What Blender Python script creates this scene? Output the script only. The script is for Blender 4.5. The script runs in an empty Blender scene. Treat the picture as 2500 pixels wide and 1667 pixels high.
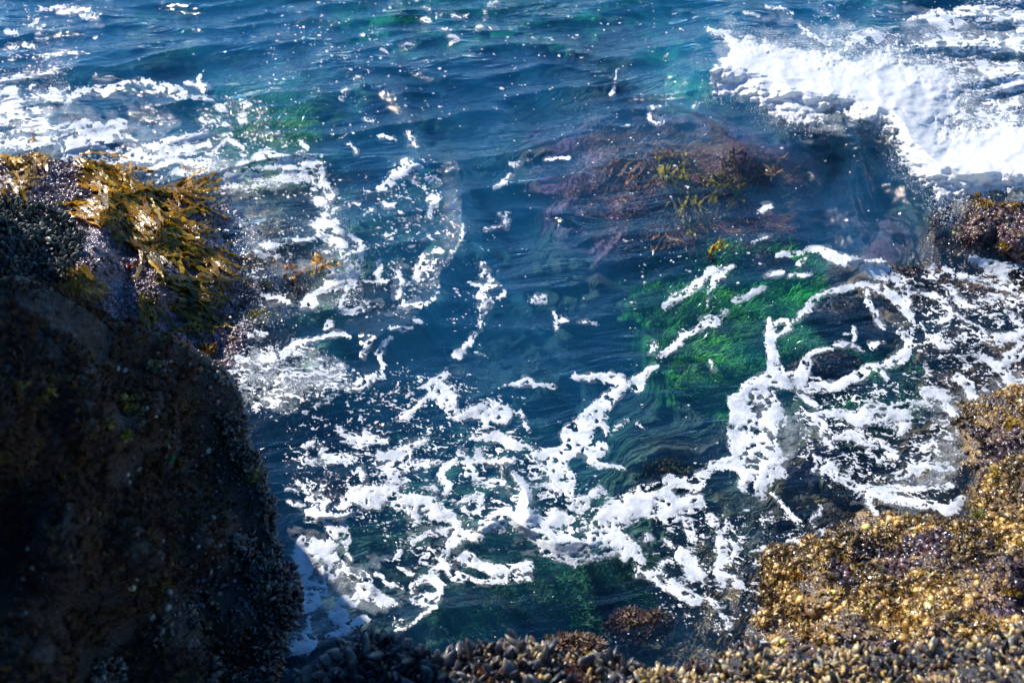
import bpy, math, random
import numpy as np
from mathutils import Vector, Matrix
from mathutils.bvhtree import BVHTree

scn = bpy.context.scene
COL = scn.collection
RNG = np.random.default_rng(7)
random.seed(7)

# ------------------------------------------------------------------ camera
CZ = 3.4
PITCH = math.radians(38.0)
FPX = 2500 * 35 / 36
cam_d = bpy.data.cameras.new('camera')
cam_d.lens = 35; cam_d.sensor_width = 36
cam_d.clip_start = 0.05; cam_d.clip_end = 1000
cam_d.dof.use_dof = True
cam_d.dof.focus_distance = 5.4
cam_d.dof.aperture_fstop = 2.6
cam = bpy.data.objects.new('camera', cam_d)
COL.objects.link(cam)
cam.location = (0, 0, CZ)
cam.rotation_euler = (math.radians(90) - PITCH, 0, 0)
scn.camera = cam

# ------------------------------------------------------------------ sky and sun
SUN_AZ = math.radians(-50)      # measured from +Y towards +X
SUN_EL = math.radians(40)
w = bpy.data.worlds.new('World'); scn.world = w; w.use_nodes = True
nt = w.node_tree; nt.nodes.clear()
sky = nt.nodes.new('ShaderNodeTexSky'); sky.sky_type = 'NISHITA'; sky.sun_disc = False
sky.sun_elevation = SUN_EL; sky.sun_rotation = SUN_AZ
sky.air_density = 1.0; sky.dust_density = 0.1; sky.ozone_density = 6.0; sky.altitude = 1000
bgn = nt.nodes.new('ShaderNodeBackground'); bgn.inputs[1].default_value = 0.12
wo = nt.nodes.new('ShaderNodeOutputWorld')
hs = nt.nodes.new('ShaderNodeHueSaturation'); hs.inputs['Saturation'].default_value = 1.18
nt.links.new(sky.outputs[0], hs.inputs['Color']); nt.links.new(hs.outputs[0], bgn.inputs[0]); nt.links.new(bgn.outputs[0], wo.inputs[0])
sd = bpy.data.lights.new('sun', 'SUN'); sd.energy = 4.6; sd.angle = math.radians(0.5); sd.color = (1, 0.95, 0.87)
sun = bpy.data.objects.new('sun', sd); COL.objects.link(sun)
sdir = Vector((math.sin(SUN_AZ) * math.cos(SUN_EL), math.cos(SUN_AZ) * math.cos(SUN_EL), math.sin(SUN_EL)))
sun.rotation_euler = (-sdir).to_track_quat('-Z', 'Y').to_euler()
sun.location = sdir * 20
scn.view_settings.view_transform = 'Standard'
scn.view_settings.look = 'None'
scn.view_settings.exposure = 0.88
scn.view_settings.gamma = 1
scn.view_settings.use_curve_mapping = False
scn.render.engine = 'CYCLES'
cy = scn.cycles
cy.max_bounces = 6; cy.diffuse_bounces = 2; cy.glossy_bounces = 2; cy.transmission_bounces = 2
cy.volume_bounces = 1; cy.transparent_max_bounces = 12
cy.use_denoising = True
cy.sample_clamp_indirect = 4
cy.caustics_reflective = False; cy.caustics_refractive = False

# ------------------------------------------------------------------ geometry helpers
SP, CP = math.sin(PITCH), math.cos(PITCH)
def ray(u, v):
    a = (np.asarray(u, float) - 1250) / FPX
    b = (833.5 - np.asarray(v, float)) / FPX
    return a, CP + SP * b, -SP + CP * b
def W(u, v, z=0.0):
    """world point seen at photo position (u, v) at height z"""
    dx, dy, dz = ray(u, v)
    t = (z - CZ) / dz
    return np.stack([dx * t, dy * t, np.broadcast_to(z, np.shape(t)) * 1.0], -1)
def PX(P):
    """photo position of world points"""
    P = np.asarray(P, float)
    y, z = P[..., 1], P[..., 2] - CZ
    f = y * CP - z * SP
    up = y * SP + z * CP
    return 1250 + FPX * P[..., 0] / f, 833.5 - FPX * up / f
def _h(ix, iy, iz, s):
    h = (ix * 374761393 + iy * 668265263 + iz * 2147483647 + s * 974711) & 0xffffffff
    h = ((h ^ (h >> 13)) * 1274126177) & 0xffffffff
    h = ((h ^ (h >> 15)) * 2246822519) & 0xffffffff
    return (h ^ (h >> 16)) / 4294967296.0
def vn3(x, y, z, s=0):
    x0, y0, z0 = np.floor(x), np.floor(y), np.floor(z)
    fx, fy, fz = x - x0, y - y0, z - z0
    fx, fy, fz = [f * f * f * (f * (f * 6 - 15) + 10) for f in (fx, fy, fz)]
    X, Y, Z = x0.astype(np.int64), y0.astype(np.int64), z0.astype(np.int64)
    r = 0
    for i in (0, 1):
        wx = fx if i else 1 - fx
        for j in (0, 1):
            wy = fy if j else 1 - fy
            for k in (0, 1):
                wz = fz if k else 1 - fz
                r = r + wx * wy * wz * _h(X + i, Y + j, Z + k, s)
    return r * 2 - 1
def n2(x, y, s=0):
    """gradient noise, about -1..1"""
    x0, y0 = np.floor(x), np.floor(y)
    fx, fy = x - x0, y - y0
    X, Y = x0.astype(np.int64), y0.astype(np.int64)
    sx, sy = [f * f * f * (f * (f * 6 - 15) + 10) for f in (fx, fy)]
    def g(i, j):
        a = _h(X + i, Y + j, 0, s) * 2 * np.pi
        return np.cos(a) * (fx - i) + np.sin(a) * (fy - j)
    a = g(0, 0) * (1 - sx) + g(1, 0) * sx
    b = g(0, 1) * (1 - sx) + g(1, 1) * sx
    return (a * (1 - sy) + b * sy) * 1.5
def fbm2(x, y, o=4, s=0, gain=0.5):
    r, a = 0, 1
    for i in range(o):
        r = r + a * n2(x, y, s + i * 17); a *= gain; x = x * 2.03 + 5.1; y = y * 2.03 + 3.7
    return r
def fbm3(p, sc, o=4, s=0, gain=0.5):
    x, y, z = p[..., 0] * sc, p[..., 1] * sc, p[..., 2] * sc
    r, a = 0, 1
    for i in range(o):
        r = r + a * vn3(x, y, z, s + i * 17); a *= gain; x = x * 2.03 + 5.1; y = y * 2.03 + 3.7; z = z * 2.03 + 1.3
    return r
def worley(x, y, s=0):
    """distances to nearest and second nearest feature point, random id of nearest"""
    X, Y = np.floor(x).astype(np.int64), np.floor(y).astype(np.int64)
    d1 = np.full(x.shape, 9.0); d2 = d1.copy(); idn = np.zeros(x.shape)
    for i in (-1, 0, 1):
        for j in (-1, 0, 1):
            px = X + i + _h(X + i, Y + j, 1, s); py = Y + j + _h(X + i, Y + j, 2, s)
            d = np.hypot(px - x, py - y); r = _h(X + i, Y + j, 3, s)
            near = d < d1
            d2 = np.where(near, d1, np.minimum(d2, d)); idn = np.where(near, r, idn); d1 = np.minimum(d, d1)
    return d1, d2, idn
def ss(a, b, x):
    t = np.clip((x - a) / (b - a), 0, 1)
    return t * t * (3 - 2 * t)
def inpoly(u, v, poly):
    c = np.zeros(np.shape(u), bool)
    n = len(poly)
    for i in range(n):
        x1, y1 = poly[i]; x2, y2 = poly[(i + 1) % n]
        if y1 == y2: continue
        k = ((y1 > v) != (y2 > v)) & (u < (x2 - x1) * (v - y1) / (y2 - y1) + x1)
        c ^= k
    return c
def seg(u, v, x1, y1, x2, y2):
    dx, dy = x2 - x1, y2 - y1
    L = dx * dx + dy * dy + 1e-9
    t = np.clip(((u - x1) * dx + (v - y1) * dy) / L, 0, 1)
    return np.hypot(u - x1 - t * dx, v - y1 - t * dy), t
def sd_poly(u, v, poly):
    d = np.full(np.shape(u), 1e9)
    for i in range(len(poly)):
        x1, y1 = poly[i]; x2, y2 = poly[(i + 1) % len(poly)]
        d = np.minimum(d, seg(u, v, x1, y1, x2, y2)[0])
    return np.where(inpoly(u, v, poly), d, -d)
def idw(u, v, ctrl, p=3.0):
    n = 0; s = 0
    for a, b, z in ctrl:
        k = ((u - a) ** 2 + (v - b) ** 2 + 30.0) ** (-p / 2)
        n = n + k * z; s = s + k
    return n / s

def new_mesh(name, V, F, smooth=True):
    """V (n,3); F (m,3) or (m,4) array, or list of such arrays"""
    me = bpy.data.meshes.new(name)
    Fs = F if isinstance(F, (list, tuple)) else [F]
    Fs = [np.asarray(f) for f in Fs if len(f)]
    V = np.ascontiguousarray(V, dtype=np.float32)
    me.vertices.add(len(V)); me.vertices.foreach_set('co', V.ravel())
    loops = np.concatenate([f.ravel() for f in Fs]).astype(np.int32)
    tot = np.concatenate([np.full(len(f), f.shape[1]) for f in Fs]).astype(np.int32)
    st = np.concatenate([[0], np.cumsum(tot)[:-1]]).astype(np.int32)
    me.loops.add(len(loops)); me.loops.foreach_set('vertex_index', loops)
    me.polygons.add(len(tot)); me.polygons.foreach_set('loop_start', st)
    try: me.polygons.foreach_set('loop_total', tot)
    except Exception: pass
    me.update(calc_edges=True)
    if smooth: me.polygons.foreach_set('use_smooth', np.ones(len(tot), bool))
    return me
def set_col(me, C, name='col'):
    C = np.asarray(C, np.float32)
    if C.shape[1] == 3: C = np.concatenate([C, np.ones((len(C), 1), np.float32)], 1)
    a = me.color_attributes.new(name, 'FLOAT_COLOR', 'POINT'); a.data.foreach_set('color', C.ravel())
def set_f(me, x, name):
    a = me.attributes.new(name, 'FLOAT', 'POINT'); a.data.foreach_set('value', np.asarray(x, np.float32))
def obj(name, me, mat=None, parent=None, label=None, cat=None, group=None, kind=None, loc=None):
    o = bpy.data.objects.new(name, me); COL.objects.link(o)
    if mat is not None and me is not None and not me.materials: me.materials.append(mat)
    if parent: o.parent = parent
    if loc is not None: o.location = loc
    for k, x in (('label', label), ('category', cat), ('group', group), ('kind', kind)):
        if x: o[k] = x
    return o

# ------------------------------------------------------------------ materials
class M:
    def __init__(s, name):
        s.m = bpy.data.materials.new(name); s.m.use_nodes = True
        s.t = s.m.node_tree; s.t.nodes.clear(); s.out = s.n('ShaderNodeOutputMaterial')
    def n(s, ty, **k):
        x = s.t.nodes.new(ty)
        for a, b in k.items():
            if a[0] == '_': setattr(x, a[1:], b)
            else: x.inputs[a.replace('__', ' ')].default_value = b
        return x
    def l(s, a, b): s.t.links.new(a, b)
    def pos(s, sx=1, sy=1, sz=1, rot=0):
        g = s.n('ShaderNodeNewGeometry'); mp = s.n('ShaderNodeMapping')
        mp.inputs['Scale'].default_value = (sx, sy, sz); mp.inputs['Rotation'].default_value = (0, 0, rot)
        s.l(g.outputs['Position'], mp.inputs['Vector']); return mp.outputs[0]
    def noise(s, vec, scale, detail=4, rough=0.55, dist=0.0):
        x = s.n('ShaderNodeTexNoise', Scale=scale, Detail=detail, Roughness=rough, Distortion=dist); s.l(vec, x.inputs['Vector']); return x.outputs['Fac']
    def vor(s, vec, scale, feat='F1', out='Distance'):
        x = s.n('ShaderNodeTexVoronoi', Scale=scale, _feature=feat); s.l(vec, x.inputs['Vector']); return x.outputs[out]
    def math(s, op, a, b=None, clamp=False):
        x = s.n('ShaderNodeMath', _operation=op, _use_clamp=clamp)
        for i, q in enumerate((a, b)):
            if q is None: continue
            if isinstance(q, (int, float)): x.inputs[i].default_value = q
            else: s.l(q, x.inputs[i])
        return x.outputs[0]
    def ramp(s, fac, stops):
        x = s.n('ShaderNodeValToRGB'); e = x.color_ramp.elements
        while len(e) < len(stops): e.new(0.5)
        for q, (p, c) in zip(e, stops):
            q.position = p; q.color = (*c, 1) if len(c) == 3 else c
        s.l(fac, x.inputs[0]); return x.outputs[0]
    def mixc(s, fac, a, b, op='MIX'):
        x = s.n('ShaderNodeMix', _data_type='RGBA', _blend_type=op)
        for i, q in ((0, fac), (6, a), (7, b)):
            if isinstance(q, (int, float)): x.inputs[i].default_value = q
            elif isinstance(q, tuple): x.inputs[i].default_value = (*q, 1)
            else: s.l(q, x.inputs[i])
        return x.outputs[2]
    def bump(s, h, strength=0.5, dist=0.01, prev=None):
        x = s.n('ShaderNodeBump', Strength=strength, Distance=dist); s.l(h, x.inputs['Height'])
        if prev is not None: s.l(prev, x.inputs['Normal'])
        return x.outputs[0]
    def attr(s, name, out='Color'):
        x = s.n('ShaderNodeAttribute', _attribute_name=name); return x.outputs[out]
    def pr(s, **k): return s.n('ShaderNodeBsdfPrincipled', **k)
def g3(v): return (v, v, v)

def water_material():
    m = M('sea_water')
    p1 = m.pos(1, 1, 1, math.radians(-14))
    p = m.n('ShaderNodeMapping'); p.inputs['Scale'].default_value = (0.30, 1, 1); m.l(p1, p.inputs['Vector']); p = p.outputs[0]
    a = m.noise(p, 5.5, 3, 0.5, 0.7)
    b = m.noise(p, 17, 4, 0.6, 0.6)
    c = m.noise(p1, 60, 2, 0.5, 0.2)
    rough = m.attr('rough', 'Fac')
    n = m.bump(a, 0.85, 0.06)
    n = m.bump(b, 0.8, 0.014, n)
    bp = m.n('ShaderNodeBump', Distance=0.010); m.l(c, bp.inputs['Height']); m.l(n, bp.inputs['Normal'])
    m.l(rough, bp.inputs['Strength']); n = bp.outputs[0]
    fr = m.n('ShaderNodeFresnel', IOR=1.34); m.l(n, fr.inputs['Normal'])
    gl = m.n('ShaderNodeBsdfGlossy', Roughness=0.07); gl.inputs['Color'].default_value = (1, 1, 1, 1); m.l(n, gl.inputs['Normal'])
    tr = m.n('ShaderNodeBsdfTransparent'); tr.inputs[0].default_value = (0.98, 1, 1, 1)
    mx = m.n('ShaderNodeMixShader'); m.l(fr.outputs[0], mx.inputs[0]); m.l(tr.outputs[0], mx.inputs[1]); m.l(gl.outputs[0], mx.inputs[2])
    m.l(mx.outputs[0], m.out.inputs['Surface'])
    ab = m.n('ShaderNodeVolumeAbsorption', Density=1.0); ab.inputs[0].default_value = (0.14, 0.62, 0.84, 1)
    sc = m.n('ShaderNodeVolumeScatter', Density=0.40, Anisotropy=0.15); sc.inputs[0].default_value = (0.05, 0.40, 0.82, 1)
    ad = m.n('ShaderNodeAddShader'); m.l(ab.outputs[0], ad.inputs[0]); m.l(sc.outputs[0], ad.inputs[1])
    m.l(ad.outputs[0], m.out.inputs['Volume'])
    return m.m
def foam_material(name='sea_foam', thin=True):
    m = M(name)
    p = m.pos()
    den = m.attr('den', 'Fac')
    v1 = m.vor(p, 190); v2 = m.vor(p, 75)
    nz = m.noise(p, 38, 4, 0.6)
    al = m.math('ADD', den, m.math('MULTIPLY', m.math('SUBTRACT', nz, 0.5), 0.9))
    al = m.math('ADD', al, m.math('MULTIPLY', m.math('SUBTRACT', v2, 0.45), -0.55))
    al = m.math('ADD', al, m.math('MULTIPLY', m.math('SUBTRACT', m.noise(p, 120, 3, 0.7), 0.5), 0.8))
    col = m.ramp(v1, [(0.0, (0.62, 0.65, 0.68)), (0.35, (0.86, 0.87, 0.88)), (1, (0.9, 0.9, 0.9))])
    big = m.noise(p, 9, 5, 0.65, 0.4)
    if thin: col = m.mixc(1.0, col, m.ramp(big, [(0.34, (0.52, 0.56, 0.62)), (0.58, (1.0, 1.0, 1.0))]), 'MULTIPLY')
    al = m.math('ADD', al, m.math('MULTIPLY', m.math('SUBTRACT', big, 0.5), 1.2))
    al = m.ramp(al, [(0.12, g3(0)), (0.55, g3(1))])
    n = m.bump(v1, 0.4, 0.002); n = m.bump(nz, 0.5, 0.008, n)
    df = m.n('ShaderNodeBsdfDiffuse'); m.l(col, df.inputs[0]); m.l(n, df.inputs['Normal'])
    tl = m.n('ShaderNodeBsdfTranslucent'); tl.inputs[0].default_value = (0.88, 0.9, 0.9, 1)
    mx = m.n('ShaderNodeMixShader', Fac=0.3 if thin else 0.42); m.l(df.outputs[0], mx.inputs[1]); m.l(tl.outputs[0], mx.inputs[2])
    gl = m.n('ShaderNodeBsdfGlossy', Roughness=0.22); m.l(n, gl.inputs['Normal'])
    mg = m.n('ShaderNodeMixShader', Fac=0.05); m.l(mx.outputs[0], mg.inputs[1]); m.l(gl.outputs[0], mg.inputs[2])
    tr = m.n('ShaderNodeBsdfTransparent')
    mt = m.n('ShaderNodeMixShader'); m.l(al, mt.inputs[0]); m.l(tr.outputs[0], mt.inputs[1]); m.l(mg.outputs[0], mt.inputs[2])
    m.l(mt.outputs[0], m.out.inputs[0])
    return m.m
def film_material():
    m = M('bubble_film'); p = m.pos(); den = m.attr('den', 'Fac')
    n = m.noise(p, 30, 6, 0.75, 0.5); n2 = m.noise(p, 170, 3, 0.7)
    a = m.math('MULTIPLY', m.ramp(n, [(0.35, g3(0.12)), (0.7, g3(1))]), m.ramp(n2, [(0.4, g3(0.35)), (0.62, g3(1.5))]))
    a = m.math('MULTIPLY', a, den, True)
    df = m.n('ShaderNodeBsdfDiffuse'); df.inputs[0].default_value = (.8, .84, .86, 1)
    tr = m.n('ShaderNodeBsdfTransparent'); mt = m.n('ShaderNodeMixShader')
    m.l(a, mt.inputs[0]); m.l(tr.outputs[0], mt.inputs[1]); m.l(df.outputs[0], mt.inputs[2]); m.l(mt.outputs[0], m.out.inputs[0])
    return m.m
def spray_material():
    m = M('spray_drops')
    b = m.pr(Roughness=0.15); b.inputs['Base Color'].default_value = (0.88, 0.9, 0.92, 1)
    m.l(b.outputs[0], m.out.inputs[0]); return m.m
def rock_material(name, stops, scale=9, vscale=90, rough=0.32, bump=0.6, coat=0.6, attr_mix=None):
    m = M(name)
    p = m.pos()
    a = m.noise(p, scale, 6, 0.62, 0.3)
    b = m.noise(p, scale * 7, 4, 0.6)
    v = m.vor(p, vscale); vc = m.vor(p, vscale, 'F1', 'Color')
    f = m.math('ADD', m.math('MULTIPLY', a, 0.6), m.math('MULTIPLY', b, 0.4))
    col = m.ramp(f, stops)
    col = m.mixc(0.35, col, m.ramp(vc, [(0.1, g3(0.35)), (0.9, g3(1.6))]), 'MULTIPLY')
    h = m.math('ADD', m.math('MULTIPLY', v, -0.7), m.math('MULTIPLY', b, 0.8))
    n = m.bump(h, bump, 0.012)
    r = m.ramp(b, [(0.35, g3(rough * 0.5)), (0.65, g3(min(1, rough * 1.8)))])
    bs = m.pr(); bs.inputs['Coat Weight'].default_value = coat; bs.inputs['Coat Roughness'].default_value = 0.12
    m.l(col, bs.inputs['Base Color']); m.l(n, bs.inputs['Normal']); m.l(r, bs.inputs['Roughness']); m.l(n, bs.inputs['Coat Normal'])
    m.l(bs.outputs[0], m.out.inputs[0]); return m.m
def attr_material(name, rough=0.35, coat=0.4, transl=0.0, bscale=120, bstr=0.3, bdist=0.003, vary=0.5):
    """colour from the vertex colour, plus small mottling"""
    m = M(name); p = m.pos()
    c = m.attr('col'); nz = m.noise(p, bscale, 3, 0.6)
    col = m.mixc(vary, c, m.ramp(nz, [(0.25, g3(0.25)), (0.75, g3(1.7))]), 'MULTIPLY')
    n = m.bump(nz, bstr, bdist)
    bs = m.pr(Roughness=rough); bs.inputs['Coat Weight'].default_value = coat; bs.inputs['Coat Roughness'].default_value = 0.1
    m.l(col, bs.inputs['Base Color']); m.l(n, bs.inputs['Normal'])
    last = bs.outputs[0]
    if transl:
        t = m.n('ShaderNodeBsdfTranslucent'); m.l(col, t.inputs[0])
        mx = m.n('ShaderNodeMixShader', Fac=transl); m.l(last, mx.inputs[1]); m.l(t.outputs[0], mx.inputs[2]); last = mx.outputs[0]
    m.l(last, m.out.inputs[0]); return m.m

MAT_WATER = water_material()
MAT_FOAM = foam_material()
MAT_CREST = foam_material('crest_foam', False)
MAT_SPRAY = spray_material()
MAT_FILM = film_material()
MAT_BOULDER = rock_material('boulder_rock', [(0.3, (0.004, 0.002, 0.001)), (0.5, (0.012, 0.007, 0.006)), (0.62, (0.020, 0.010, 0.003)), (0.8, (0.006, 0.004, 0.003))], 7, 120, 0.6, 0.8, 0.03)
MAT_PINK = rock_material('coralline_rock', [(0.3, (0.02, 0.014, 0.022)), (0.45, (0.10, 0.06, 0.09)), (0.6, (0.20, 0.14, 0.17)), (0.8, (0.06, 0.04, 0.05))], 9, 95, 0.3, 0.9, 0.8)
MAT_GOLD = rock_material('golden_rock', [(0.3, (0.02, 0.013, 0.018)), (0.47, (0.07, 0.04, 0.025)), (0.58, (0.26, 0.15, 0.04)), (0.8, (0.10, 0.06, 0.035))], 8, 80, 0.35, 0.9, 0.7)
MAT_LEDGE = rock_material('ledge_rock', [(0.3, (0.01, 0.01, 0.013)), (0.6, (0.03, 0.025, 0.03)), (0.8, (0.05, 0.035, 0.03))], 10, 90, 0.5, 0.8, 0.2)
MAT_SHELL = attr_material('mussel_shell', 0.5, 0.1, 0, 60, 0.3, 0.003, 0.5)
MAT_CRUST = attr_material('barnacle_crust', 0.35, 0.5, 0, 150, 0.4, 0.003, 0.5)
MAT_KELP = attr_material('kelp_blade', 0.28, 0.12, 0.4, 26, 0.9, 0.010, 0.75)
MAT_ALGAE = attr_material('soft_algae', 0.5, 0.2, 0.3, 80, 0.2, 0.003, 0.5)
MAT_TURF = attr_material('dark_turf', 0.8, 0.0, 0.15, 80, 0.2, 0.003, 0.5)

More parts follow.
